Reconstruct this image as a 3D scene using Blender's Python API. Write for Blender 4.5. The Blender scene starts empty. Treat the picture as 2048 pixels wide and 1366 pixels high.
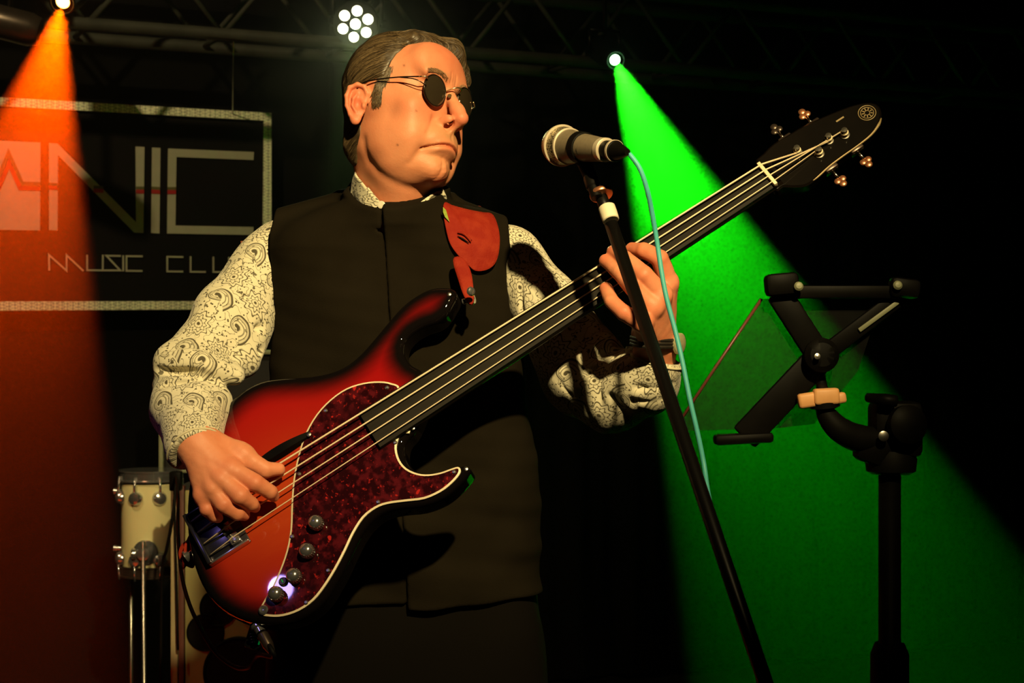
import bpy, bmesh, math, random
import numpy as np
from mathutils import Vector, Matrix

# ------------------------------------------------------------------ camera, world, lights, exposure
F = 3360.0            # focal length in pixels of the 2048 px wide frame
CZ = 1.33             # camera height above the stage
sc = bpy.context.scene
sc.view_settings.view_transform = 'Standard'
sc.view_settings.look = 'None'
sc.view_settings.gamma = 1.0
sc.view_settings.exposure = 0.0
sc.view_settings.use_curve_mapping = False
col = sc.collection

cam_d = bpy.data.cameras.new('camera'); cam = bpy.data.objects.new('camera', cam_d); col.objects.link(cam)
cam.location = (0, 0, CZ); cam.rotation_euler = (math.pi/2, 0, 0)
cam_d.sensor_width = 36.0; cam_d.lens = F/2048*36.0
cam_d.dof.use_dof = True; cam_d.dof.focus_distance = 2.30; cam_d.dof.aperture_fstop = 14.0
cam_d.clip_start = 0.05
sc.camera = cam

w = bpy.data.worlds.new('world'); sc.world = w; w.use_nodes = True
w.node_tree.nodes['Background'].inputs[0].default_value = (1.0, .72, .42, 1)
w.node_tree.nodes['Background'].inputs[1].default_value = 0.0012

def at(px, py, Y):
    return Vector(((px-1024)/F*Y, Y, CZ+(683-py)/F*Y))

def lamp(name, kind, loc, target, power, color, size=.05, cone=40, blend=.2):
    d = bpy.data.lights.new(name, kind); d.energy = power; d.color = color
    o = bpy.data.objects.new(name, d); col.objects.link(o); o.location = loc
    dr = Vector(target)-Vector(loc); o.rotation_euler = dr.to_track_quat('-Z', 'Y').to_euler()
    if kind == 'SPOT':
        d.shadow_soft_size = size; d.spot_size = math.radians(cone); d.spot_blend = blend
    elif kind == 'AREA': d.shape = 'DISK'; d.size = size
    return o

# lamp of the house: warm key from the front right, above the audience
KEY_T = at(930, 400, 2.40)
lamp('key_light', 'SPOT', KEY_T + Vector((.20, -.85, .49))*3.3, KEY_T, 860, (1.0, .76, .34), .045, 29, 1.0)
# added spot, out of view, that brightens the sign and the back wall
ST = at(330, 560, 5.8)
lamp('sign_fill', 'SPOT', (-1.75, 2.7, 3.6), ST, 200, (1.0, .80, .38), .05, 62, .8)
# violet effect lamp, high at the front left (it mirrors in the lacquer of the bass)
VT = at(545, 1150, 2.17)
lamp('violet_light', 'SPOT', VT + Vector((-.50, -.60, .62))*2.5, VT, 7, (.42, .30, 1.0), .035, 16, .6)
# where the three stage lamps hang (used by their builders further down too)
ORANGE = at(127, 2, 4.45); PAR = at(711, 48, 5.2); GREEN = at(1229, 119, 5.3)
GDIR = Vector((math.sin(math.radians(21)), -.30, -math.cos(math.radians(21)))).normalized()
ODIR = Vector((-math.sin(math.radians(5)), -.38, -math.cos(math.radians(5)))).normalized()
PDIR = (at(760, 300, 2.6)-PAR).normalized()
lamp('green_beam', 'SPOT', GREEN+GDIR*.005, GREEN+GDIR, 110000, (.008, 1.0, .004), .018, 31, .12)
lamp('orange_beam', 'SPOT', ORANGE+ODIR*.005, ORANGE+ODIR, 72000, (1.0, .062, .0), .018, 32, .2)
lamp('par_beam', 'SPOT', PAR+Vector((0, -.06, -.03)), PAR+Vector((.0, -.06, -.03))+Vector((-.05, -.10, -1)), 260, (.50, 1.0, .25), .03, 24, .9)
lamp('par_rim', 'SPOT', PAR+PDIR*.06, PAR+PDIR, 26, (.9, 1.0, .45), .04, 16, .6)

# ------------------------------------------------------------------ node helper
class N:
    """a float socket with arithmetic"""
    def __init__(s, nt, sock): s.nt, s.s = nt, sock
    def _m(s, op, *a):
        n = s.nt.nodes.new('ShaderNodeMath'); n.operation = op
        for i, v in enumerate((s,)+a):
            if isinstance(v, N): s.nt.links.new(v.s, n.inputs[i])
            else: n.inputs[i].default_value = v
        return N(s.nt, n.outputs[0])
    def __add__(s, o): return s._m('ADD', o)
    __radd__ = __add__
    def __sub__(s, o): return s._m('SUBTRACT', o)
    def __rsub__(s, o): return (s*-1)+o
    def __mul__(s, o): return s._m('MULTIPLY', o)
    __rmul__ = __mul__
    def __truediv__(s, o): return s._m('DIVIDE', o)
    def f(s, op, *a): return s._m(op, *a)
    def band(s, a, b, e=.02):                     # 1 inside [a, b]
        return s.step(a, e)*(1-s.step(b, e))
    def step(s, a, e=.02):
        n = s.nt.nodes.new('ShaderNodeMapRange'); n.interpolation_type = 'SMOOTHSTEP'
        s.nt.links.new(s.s, n.inputs[0]); n.inputs[1].default_value = a-e; n.inputs[2].default_value = a+e
        return N(s.nt, n.outputs[0])

def rgb(c): return (c[0], c[1], c[2], 1.0)
def mat(name, color=(.5, .5, .5), rough=.5, metal=0.0, spec=.5, coat=0.0, emit=None, estr=0.0, noise=None, bump=None, sheen=0.0, sss=0.0, alpha=None, trans=0.0):
    """noise=(scale, second colour, amount[, stretch]); bump=(scale, strength[, distance])"""
    m = bpy.data.materials.new(name); m.use_nodes = True; nt = m.node_tree; b = nt.nodes['Principled BSDF']
    b.inputs['Base Color'].default_value = rgb(color); b.inputs['Roughness'].default_value = rough
    b.inputs['Metallic'].default_value = metal; b.inputs['Specular IOR Level'].default_value = spec
    b.inputs['Coat Weight'].default_value = coat; b.inputs['Coat Roughness'].default_value = .04
    b.inputs['Sheen Weight'].default_value = sheen
    b.inputs['Transmission Weight'].default_value = trans
    if sss: b.inputs['Subsurface Weight'].default_value = sss; b.inputs['Subsurface Radius'].default_value = (1, .35, .2); b.inputs['Subsurface Scale'].default_value = .006
    if emit: b.inputs['Emission Color'].default_value = rgb(emit); b.inputs['Emission Strength'].default_value = estr
    tc = nt.nodes.new('ShaderNodeTexCoord')
    if noise:
        mp = nt.nodes.new('ShaderNodeMapping'); nt.links.new(tc.outputs['Object'], mp.inputs[0])
        if len(noise) > 3: mp.inputs['Scale'].default_value = noise[3]
        t = nt.nodes.new('ShaderNodeTexNoise'); t.inputs['Scale'].default_value = noise[0]; t.inputs['Detail'].default_value = 5
        nt.links.new(mp.outputs[0], t.inputs['Vector'])
        r = nt.nodes.new('ShaderNodeMapRange'); nt.links.new(t.outputs[0], r.inputs[0])
        r.inputs[1].default_value = .35; r.inputs[2].default_value = .7; r.inputs[4].default_value = noise[2]
        x = nt.nodes.new('ShaderNodeMix'); x.data_type = 'RGBA'
        x.inputs[6].default_value = rgb(color); x.inputs[7].default_value = rgb(noise[1])
        nt.links.new(r.outputs[0], x.inputs[0]); nt.links.new(x.outputs[2], b.inputs['Base Color'])
    if bump:
        t = nt.nodes.new('ShaderNodeTexNoise'); t.inputs['Scale'].default_value = bump[0]; t.inputs['Detail'].default_value = 4
        nt.links.new(tc.outputs['Object'], t.inputs['Vector'])
        u = nt.nodes.new('ShaderNodeBump'); u.inputs['Strength'].default_value = bump[1]
        u.inputs['Distance'].default_value = bump[2] if len(bump) > 2 else .001
        nt.links.new(t.outputs[0], u.inputs['Height']); nt.links.new(u.outputs[0], b.inputs['Normal'])
    return m

def bsdf(m): return m.node_tree.nodes['Principled BSDF']
def attr(m, name, vec=False):
    n = m.node_tree.nodes.new('ShaderNodeAttribute'); n.attribute_name = name
    return n.outputs['Vector'] if vec else N(m.node_tree, n.outputs['Fac'])
def mixc(m, fac, a, b):
    x = m.node_tree.nodes.new('ShaderNodeMix'); x.data_type = 'RGBA'
    for i, v in ((6, a), (7, b)):
        if isinstance(v, tuple): x.inputs[i].default_value = rgb(v)
        else: m.node_tree.links.new(v, x.inputs[i])
    if isinstance(fac, N): m.node_tree.links.new(fac.s, x.inputs[0])
    else: x.inputs[0].default_value = fac
    return x.outputs[2]
def texn(m, vec, scale, detail=3, kind='noise', out=0, rnd=None):
    nt = m.node_tree
    n = nt.nodes.new('ShaderNodeTexNoise' if kind == 'noise' else 'ShaderNodeTexVoronoi')
    n.inputs['Scale'].default_value = scale
    if kind == 'noise': n.inputs['Detail'].default_value = detail
    nt.links.new(vec, n.inputs['Vector'])
    return N(nt, n.outputs[out])
def mapping(m, vec, scale=(1, 1, 1), rot=(0, 0, 0)):
    n = m.node_tree.nodes.new('ShaderNodeMapping'); n.inputs['Scale'].default_value = scale; n.inputs['Rotation'].default_value = rot
    m.node_tree.links.new(vec, n.inputs[0]); return n.outputs[0]
def objco(m):
    return m.node_tree.nodes.new('ShaderNodeTexCoord').outputs['Object']
def setbump(m, h, strength=.5, dist=.001):
    u = m.node_tree.nodes.new('ShaderNodeBump'); u.inputs['Strength'].default_value = strength; u.inputs['Distance'].default_value = dist
    m.node_tree.links.new(h.s, u.inputs['Height']); m.node_tree.links.new(u.outputs[0], bsdf(m).inputs['Normal'])

# ------------------------------------------------------------------ object helpers
def tag(o, label=None, cat=None, group=None, kind=None):
    if label: o['label'] = label
    if cat: o['category'] = cat
    if group: o['group'] = group
    if kind: o['kind'] = kind
    return o
def empty(name, loc, label, cat, group=None):
    o = bpy.data.objects.new(name, None); col.objects.link(o); o.location = loc; o.empty_display_size = .05
    return tag(o, label, cat, group)
def link(name, me, m, parent=None, smooth=True):
    """vertices of me are world coordinates; the parent's transform is undone"""
    o = bpy.data.objects.new(name, me); col.objects.link(o)
    if m: me.materials.append(m)
    if smooth: me.shade_smooth()
    if parent is not None:
        o.parent = parent; pm = Matrix.Translation(parent_loc(parent)); me.transform(pm.inverted())
    return o
def parent_loc(p):
    v = Vector(p.location)
    while p.parent: p = p.parent; v += Vector(p.location)
    return v
def pydata(name, V, Fc, m, parent=None, smooth=True):
    me = bpy.data.meshes.new(name); me.from_pydata([tuple(v) for v in V], [], [tuple(f) for f in Fc]); me.update()
    return link(name, me, m, parent, smooth)
def npmesh(name, V, Q, m, parent=None, smooth=True, attrs=None):
    me = bpy.data.meshes.new(name); V = np.asarray(V, np.float32); Q = np.asarray(Q, np.int32); k = Q.shape[1]
    me.vertices.add(len(V)); me.vertices.foreach_set('co', V.ravel())
    me.loops.add(Q.size); me.loops.foreach_set('vertex_index', Q.ravel())
    me.polygons.add(len(Q)); me.polygons.foreach_set('loop_start', np.arange(0, Q.size, k, dtype=np.int32))
    me.polygons.foreach_set('loop_total', np.full(len(Q), k, np.int32)); me.update(calc_edges=True); me.validate()
    for n_, a in (attrs or {}).items():
        a = np.asarray(a, np.float32)
        if a.ndim == 1: at_ = me.attributes.new(n_, 'FLOAT', 'POINT'); at_.data.foreach_set('value', a)
        else: at_ = me.attributes.new(n_, 'FLOAT_VECTOR', 'POINT'); at_.data.foreach_set('vector', a.ravel())
    return link(name, me, m, parent, smooth)
def bmobj(name, bm, m, parent=None, smooth=True, angle=None):
    me = bpy.data.meshes.new(name); bmesh.ops.recalc_face_normals(bm, faces=bm.faces); bm.to_mesh(me); bm.free()
    o = link(name, me, m, parent, smooth)
    if angle is not None: me.set_sharp_from_angle(angle=math.radians(angle))
    return o
def basis(z):
    z = Vector(z).normalized(); x = z.orthogonal().normalized(); y = z.cross(x)
    return x, y, z
def add_box(bm, c, size, M=None, bevel=0.0):
    """box with centre c and size in the frame M (3x3 columns)"""
    t = bmesh.new(); bmesh.ops.create_cube(t, size=1.0)
    bmesh.ops.scale(t, vec=size, verts=t.verts)
    if bevel: bmesh.ops.bevel(t, geom=t.edges[:], offset=bevel, segments=2, affect='EDGES', profile=.5)
    R = (M or Matrix.Identity(3)).to_4x4(); bmesh.ops.transform(t, matrix=Matrix.Translation(c) @ R, verts=t.verts)
    merge(bm, t)
def merge(bm, t):
    me = bpy.data.meshes.new('tmp'); t.to_mesh(me); t.free(); bm.from_mesh(me); bpy.data.meshes.remove(me)
def add_lathe(bm, base, axis, prof, seg=32, closed_caps=True):
    """profile = [(r, h)...] turned about the axis from base"""
    x, y, z = basis(axis); rings = []
    for r, h in prof:
        ring = []
        for i in range(seg):
            a = 2*math.pi*i/seg
            ring.append(bm.verts.new(Vector(base)+z*h+(x*math.cos(a)+y*math.sin(a))*max(r, 1e-5)))
        rings.append(ring)
    for a, b in zip(rings, rings[1:]):
        for i in range(seg): bm.faces.new((a[i], a[(i+1) % seg], b[(i+1) % seg], b[i]))
    if closed_caps: bm.faces.new(rings[0][::-1]); bm.faces.new(rings[-1])
def catmull(pts, n=8):
    P = [np.array(p, float) for p in pts]; P = [2*P[0]-P[1]]+P+[2*P[-1]-P[-2]]; out = []
    for i in range(1, len(P)-2):
        for k in range(n):
            t = k/n; a, b, c, d = P[i-1:i+3]
            out.append(.5*((2*b)+(-a+c)*t+(2*a-5*b+4*c-d)*t*t+(-a+3*b-3*c+d)*t**3))
    out.append(P[-2]); return np.array(out)
def add_tube(bm, pts, r, seg=10, smooth=0):
    if smooth: pts = [Vector(p) for p in catmull(pts, smooth)]
    else: pts = [Vector(p) for p in pts]
    n = len(pts); rr = r if hasattr(r, '__len__') else [r]*n
    if hasattr(r, '__len__') and len(r) != n: rr = np.interp(np.linspace(0, 1, n), np.linspace(0, 1, len(r)), r)
    t0 = (pts[1]-pts[0]).normalized(); x = t0.orthogonal().normalized(); rings = []
    for i, p in enumerate(pts):
        t = (pts[min(i+1, n-1)]-pts[max(i-1, 0)]).normalized(); x = (x-t*x.dot(t)).normalized(); y = t.cross(x)
        rings.append([bm.verts.new(p+(x*math.cos(2*math.pi*k/seg)+y*math.sin(2*math.pi*k/seg))*float(rr[i])) for k in range(seg)])
    for a, b in zip(rings, rings[1:]):
        for i in range(seg): bm.faces.new((a[i], a[(i+1) % seg], b[(i+1) % seg], b[i]))
    bm.faces.new(rings[0][::-1]); bm.faces.new(rings[-1])
def tube(name, pts, r, m, parent=None, seg=10, smooth=0):
    bm = bmesh.new(); add_tube(bm, pts, r, seg, smooth); return bmobj(name, bm, m, parent)
def lathe(name, base, axis, prof, m, parent=None, seg=32):
    bm = bmesh.new(); add_lathe(bm, base, axis, prof, seg); return bmobj(name, bm, m, parent, angle=35)
def box(name, c, size, m, parent=None, M=None, bevel=0.0):
    bm = bmesh.new(); add_box(bm, c, size, M, bevel); return bmobj(name, bm, m, parent, angle=35)
def torus(bm, c, axis, R, r, seg=32, sseg=10):
    x, y, z = basis(axis); rings = []
    for i in range(seg):
        a = 2*math.pi*i/seg; u = x*math.cos(a)+y*math.sin(a)
        rings.append([bm.verts.new(Vector(c)+u*(R+r*math.cos(2*math.pi*k/sseg))+z*r*math.sin(2*math.pi*k/sseg)) for k in range(sseg)])
    for i in range(seg):
        a, b = rings[i], rings[(i+1) % seg]
        for k in range(sseg): bm.faces.new((a[k], a[(k+1) % sseg], b[(k+1) % sseg], b[k]))
def add_prism(bm, pts2, h0, h1, fn, inset=0.0):
    """pts2 polygon extruded from h0 to h1; fn(x, y, h) -> world"""
    a = [bm.verts.new(fn(p[0], p[1], h0)) for p in pts2]; b = [bm.verts.new(fn(p[0], p[1], h1)) for p in pts2]
    n = len(pts2); fa = bm.faces.new(a[::-1]); fb = bm.faces.new(b)
    for i in range(n): bm.faces.new((a[i], a[(i+1) % n], b[(i+1) % n], b[i]))
    return fa, fb

# ------------------------------------------------------------------ signed distance modelling
def smin(a, b, k):
    h = np.clip(.5+.5*(b-a)/k, 0, 1); return b*(1-h)+a*h-k*h*(1-h)
def smax(a, b, k): return -smin(-a, -b, k)
def ell(P, c, r, R=None):
    p = P-np.asarray(c, np.float32)
    if R is not None: p = p@np.asarray(R, np.float32)
    r = np.asarray(r, np.float32); a = p/r; k0 = np.sqrt((a*a).sum(-1))+1e-9; k1 = np.sqrt(((a/r)**2).sum(-1))+1e-9
    return k0*(k0-1)/k1
def rc(P, a, b, ra, rb):
    a = np.asarray(a, np.float32); b = np.asarray(b, np.float32); ab = b-a
    t = np.clip(((P-a)@ab)/(ab@ab+1e-12), 0, 1); d = P-a-t[:, None]*ab
    return np.sqrt((d*d).sum(-1))-(ra+(rb-ra)*t)
def chain(P, pts, rad, k=.006):
    d = None
    for i in range(len(pts)-1):
        e = rc(P, pts[i], pts[i+1], rad[i], rad[i+1]); d = e if d is None else smin(d, e, k)
    return d
def sdf_mesh(fn, lo, hi, vox, B=8, proj=2):
    lo = np.array(lo, float); hi = np.array(hi, float); nb = np.ceil((hi-lo)/(vox*B)).astype(int)
    n = nb*B+1; Fd = np.empty(n, np.float32)
    bc = np.stack(np.meshgrid(*[lo[i]+(np.arange(nb[i])+.5)*B*vox for i in range(3)], indexing='ij'), -1).reshape(-1, 3).astype(np.float32)
    fc = np.concatenate([fn(bc[i:i+300000]) for i in range(0, len(bc), 300000)])
    act = np.abs(fc) < B*vox*1.35
    sg = np.where(fc > 0, 1., -1.).astype(np.float32).reshape(nb)
    big = np.repeat(np.repeat(np.repeat(sg, B, 0), B, 1), B, 2); Fd[:-1, :-1, :-1] = big
    Fd[-1] = 1; Fd[:, -1] = 1; Fd[:, :, -1] = 1
    idx = np.argwhere(act.reshape(nb)); off = np.stack(np.meshgrid(*[np.arange(B+1)]*3, indexing='ij'), -1).reshape(-1, 3)
    step = max(1, 400000//len(off))
    for s in range(0, len(idx), step):
        g = (idx[s:s+step, None, :]*B+off[None]).reshape(-1, 3); v = fn((lo+g*vox).astype(np.float32))
        Fd[g[:, 0], g[:, 1], g[:, 2]] = v
    ins = Fd < 0; c = np.zeros(np.array(Fd.shape)-1, np.int8)
    cor = [(i, j, k) for i in (0, 1) for j in (0, 1) for k in (0, 1)]
    sh = c.shape
    for i, j, k in cor: c += ins[i:i+sh[0], j:j+sh[1], k:k+sh[2]]
    cells = np.argwhere((c > 0) & (c < 8)); cid = -np.ones(sh, np.int32); cid[tuple(cells.T)] = np.arange(len(cells))
    vals = {q: Fd[cells[:, 0]+q[0], cells[:, 1]+q[1], cells[:, 2]+q[2]] for q in cor}
    acc = np.zeros((len(cells), 3)); cnt = np.zeros(len(cells))
    for q in cor:
        for ax in range(3):
            if q[ax]: continue
            q2 = list(q); q2[ax] = 1; a = vals[q]; b = vals[tuple(q2)]; m = (a < 0) != (b < 0)
            t = np.where(m, a/np.where(m, a-b, 1), 0); p = np.tile(np.array(q, float), (len(cells), 1)); p[:, ax] = t
            acc += np.where(m[:, None], p, 0); cnt += m
    V = lo+(cells+acc/cnt[:, None])*vox
    for _ in range(proj):
        e = vox*.5; f0 = ev(fn, V); G = np.stack([ev(fn, V+e*np.eye(3)[i])-ev(fn, V-e*np.eye(3)[i]) for i in range(3)], -1)/(2*e)
        g2 = (G*G).sum(-1)+1e-6; st = -(f0/np.maximum(g2, .3))[:, None]*G
        ln = np.linalg.norm(st, axis=1)[:, None]+1e-12; V = V+st*np.minimum(1, vox*.8/ln)
    Q = []
    for ax in range(3):
        o1, o2 = (ax+1) % 3, (ax+2) % 3
        sl0 = [slice(None)]*3; sl1 = [slice(None)]*3; sl0[ax] = slice(0, -1); sl1[ax] = slice(1, None)
        A = ins[tuple(sl0)]; Bq = ins[tuple(sl1)]; e = np.argwhere(A != Bq)
        e = e[(e[:, o1] > 0) & (e[:, o2] > 0) & (e[:, o1] < sh[o1]) & (e[:, o2] < sh[o2])]
        fl = A[tuple(e.T)]
        def cc(d1, d2):
            g = e.copy(); g[:, o1] += d1; g[:, o2] += d2; return cid[tuple(g.T)]
        q = np.stack([cc(-1, -1), cc(0, -1), cc(0, 0), cc(-1, 0)], 1); q[~fl] = q[~fl][:, ::-1]; Q.append(q)
    Q = np.concatenate(Q); Q = Q[(Q >= 0).all(1)]
    return V, Q
def ev(fn, V):
    V = V.astype(np.float32); return np.concatenate([fn(V[i:i+300000]) for i in range(0, len(V), 300000)])
def vnoise(P, s, seed=0):
    """cheap smooth noise: sum of sines"""
    r = np.random.default_rng(seed); d = np.zeros(len(P), np.float32)
    for i in range(5):
        k = r.normal(0, 1, 3); k = k/np.linalg.norm(k)*s*(.6+.5*i); d += np.sin(P@k.astype(np.float32)+r.uniform(0, 6.28))/(1+.5*i)
    return d*.4
def npa(v): return np.array(v, np.float32)
def sstep(a, b, x):
    t = np.clip((x-a)/(b-a), 0, 1); return t*t*(3-2*t)
# ------------------------------------------------------------------ materials
M_black_wall = mat('black_wall', (.0022, .0018, .0016), .95, spec=.1, noise=(3, (.0035, .0028, .0024), .6))
M_curtain = mat('stage_curtain', (.0016, .0014, .0013), .97, spec=.08, bump=(60, .3, .002))
M_floor = mat('stage_floor', (.0025, .0022, .002), .6, spec=.1, noise=(5, (.005, .0045, .004), .5), bump=(90, .2))
M_ceil = mat('ceiling_paint', (.006, .006, .006), .95)
M_black = mat('black_plastic', (.0018, .0016, .0012), .5, spec=.06, noise=(20, (.007, .006, .005), .5))
M_blackmetal = mat('black_metal', (.0035, .003, .0025), .36, metal=.0, spec=.30, bump=(300, .15, .0003))
M_rubber = mat('rubber', (.003, .0027, .002), .62, spec=.10, bump=(200, .2, .0004))
M_chrome = mat('chrome', (.66, .66, .67), .16, metal=.92, noise=(30, (.42, .42, .46), .5))
M_steel = mat('brushed_steel', (.50, .48, .44), .32, metal=1, noise=(80, (.36, .34, .3), .5))
M_alu = mat('truss_aluminium', (.036, .036, .028), .7, metal=.1, spec=.2, noise=(14, (.018, .018, .014), .7))
M_drum = mat('drum_wrap', (.66, .62, .34), .35, coat=.4, noise=(9, (.58, .54, .30), .6))
M_drumhead = mat('drum_head', (.16, .13, .09), .6, noise=(12, (.10, .085, .06), .6))
M_panel = mat('cabinet_panel', (.27, .25, .10), .6, noise=(7, (.22, .20, .08), .6), bump=(200, .2, .0005))
M_edging = mat('cabinet_edging', (.34, .29, .16), .5, noise=(10, (.22, .18, .1), .5))
M_redstrip = mat('dark_red_strip', (.09, .02, .01), .6, noise=(10, (.05, .012, .008), .6))
M_signface = mat('sign_board', (.0035, .0025, .0025), .7, spec=.15, noise=(8, (.006, .0035, .003), .6))
M_letter = mat('sign_lettering', (.40, .37, .28), .6, noise=(30, (.34, .32, .24), .5))
M_sred = mat('sign_red_line', (.38, .010, .008), .6, noise=(30, (.3, .008, .006), .5))
M_sochre = mat('sign_ochre_line', (.10, .085, .02), .6, noise=(30, (.08, .07, .02), .5))
def make_frame_mat():
    m = mat('patterned_metal_tape', (.3, .3, .26), .5, metal=.0, spec=.3)
    v = mapping(m, objco(m), (1, 1, 1), (0, math.radians(45), 0))
    nt = m.node_tree; ck = nt.nodes.new('ShaderNodeTexChecker'); ck.inputs['Scale'].default_value = 130
    nt.links.new(v, ck.inputs[0]); vo = texn(m, objco(m), 160, kind='voronoi')
    f = N(nt, ck.outputs['Fac'])*.6+vo*.7
    nt.links.new(mixc(m, f, (.25, .24, .16), (1.0, .97, .70)), bsdf(m).inputs['Base Color']); setbump(m, vo, .6, .003)
    return m
M_frame = make_frame_mat()

def paisley():
    m = mat('paisley_cotton', (.7, .66, .5), .82, spec=.2, sheen=.15); nt = m.node_tree
    uv = attr(m, 'sleeve_uv', True)
    sep = nt.nodes.new('ShaderNodeSeparateXYZ'); nt.links.new(uv, sep.inputs[0])
    dn = nt.nodes.new('ShaderNodeTexNoise'); dn.inputs['Scale'].default_value = 26; dn.inputs['Detail'].default_value = 1; nt.links.new(uv, dn.inputs['Vector'])
    ds = nt.nodes.new('ShaderNodeSeparateColor'); nt.links.new(dn.outputs['Color'], ds.inputs[0])
    S = .050
    u = N(nt, sep.outputs[0])*(1/S)+(N(nt, ds.outputs[0])-.5)*.35+40
    v = N(nt, sep.outputs[1])*(1/(S*.95))+(N(nt, ds.outputs[1])-.5)*.35+40
    row = v.f('FLOOR'); u = u+row.f('MODULO', 2.0)*.5
    cu = u.f('FLOOR'); fu = u-cu-.5; fv = v-row-.5
    typ = (cu+row*1.0).f('MODULO', 2.0).step(.5, .1)
    def pais(x0, y0, ang, sz):
        # comma: spiral radius growing with the angle about the head of the drop
        x = fu-x0; y = fv-y0; r = (x*x+y*y).f('SQRT')
        th = (y.f('ARCTAN2', x)*(1/6.2832)+(2+ang)).f('FRACT')
        R_ = (th*th*th)*(.27*sz)+(th*.05+.155)*sz
        f = r/R_; ins = 1-f.step(1.03, .03)
        d = f.band(.90, 1.03, .03)+f.band(.70, .755, .03)*.9+f.band(.48, .56, .03)*.8+(1-f.step(.26, .05))
        pet = ((th*26).f('SINE')).step(.75, .15)*f.band(.58, .68, .02)*.8
        tint = f.band(.755, .90, .03)*.45
        return d+pet, tint, 1-f.step(1.12, .04)
    d1, t1, i1 = pais(-.05, -.02, .12, 1.22)
    # flower
    r = (fu*fu+fv*fv).f('SQRT'); a = fv.f('ARCTAN2', fu)
    rr = r*(1+(a*9).f('COSINE')*.16)
    fl = rr.band(.355, .395, .012)+rr.band(.23, .26, .012)+(1-r.step(.06, .015))
    fl = fl+((a*4.5).f('SINE').f('ABSOLUTE')*-1+1).step(.85, .08)*r.band(.10, .25, .01)+r.band(.13, .155, .01)*.8
    ifl = 1-rr.step(.42, .02)
    dark = d1*(1-typ)+fl*typ; inside = i1*(1-typ)+ifl*typ; tint = t1*(1-typ)
    # filler: little commas, dots and wavy outlines
    vo = nt.nodes.new('ShaderNodeTexVoronoi'); vo.inputs['Scale'].default_value = 175; nt.links.new(uv, vo.inputs['Vector'])
    dots = 1-N(nt, vo.outputs['Distance']).step(.24, .05)
    no = texn(m, uv, 70, 1); wave = (no-.5).f('ABSOLUTE'); wave = 1-wave.step(.014, .009)
    ink = dark+(dots+wave*.9)*(1-inside)+dots*inside*.25
    ink = (ink+tint*.5).f('MINIMUM', 1.0).f('MAXIMUM', 0.0)
    nt.links.new(mixc(m, ink*.95, (.66, .61, .45), (.050, .040, .020)), bsdf(m).inputs['Base Color'])
    setbump(m, texn(m, uv, 900, 1), .15, .0005)
    return m
M_paisley = paisley()
M_cuffedge = mat('cuff_edging', (.62, .56, .38), .8, bump=(900, .3, .0004))
M_shirtbutton = mat('shirt_button', (.62, .58, .46), .3, noise=(200, (.5, .46, .36), .5))

def cloth_vest():
    m = mat('black_wool', (.014, .011, .007), .95, spec=.04)
    o = objco(m); a = texn(m, mapping(m, o, (1, 1, 1)), 900, 2); b = texn(m, o, 12, 3)
    m.node_tree.links.new(mixc(m, b, (.0070, .0052, .0028), (.0135, .0105, .0062)), bsdf(m).inputs['Base Color'])
    setbump(m, a+b*2.0, .5, .0007); return m
M_vest = cloth_vest()
M_trousers = mat('dark_trousers', (.0055, .0045, .0035), .95, spec=.05, bump=(600, .3, .0006))
M_shoe = mat('black_shoe', (.01, .009, .008), .35)

def skin_mat():
    m = mat('skin', (.80, .28, .16), .52, spec=.35, sss=.12); nt = m.node_tree; o = objco(m)
    n1 = texn(m, o, 38, 4); n2 = texn(m, o, 230, 3); n3 = texn(m, o, 9, 2)
    base = mixc(m, n1.step(.52, .16)*.55, (.66, .245, .125), (.60, .175, .080))
    base = mixc(m, n3.step(.5, .2)*.35, base, (.68, .27, .145))
    base = mixc(m, attr(m, 'red')*.75, base, (.58, .085, .045))
    base = mixc(m, attr(m, 'stubble')*(n2*.5+.45), base, (.42, .23, .10))
    base = mixc(m, attr(m, 'mole'), base, (.20, .07, .035))
    nt.links.new(base, bsdf(m).inputs['Base Color'])
    setbump(m, n2*.7+texn(m, o, 700, 2)*.6+n1*1.8, .32, .0008)
    return m
M_skin = skin_mat()
def hair_mat():
    m = mat('hair', (.09, .06, .035), .45, spec=.5); nt = m.node_tree
    s = attr(m, 'strand')
    c = mixc(m, s, (.022, .013, .006), (.20, .135, .065)); nt.links.new(c, bsdf(m).inputs['Base Color']); return m
M_hair = hair_mat()

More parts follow.
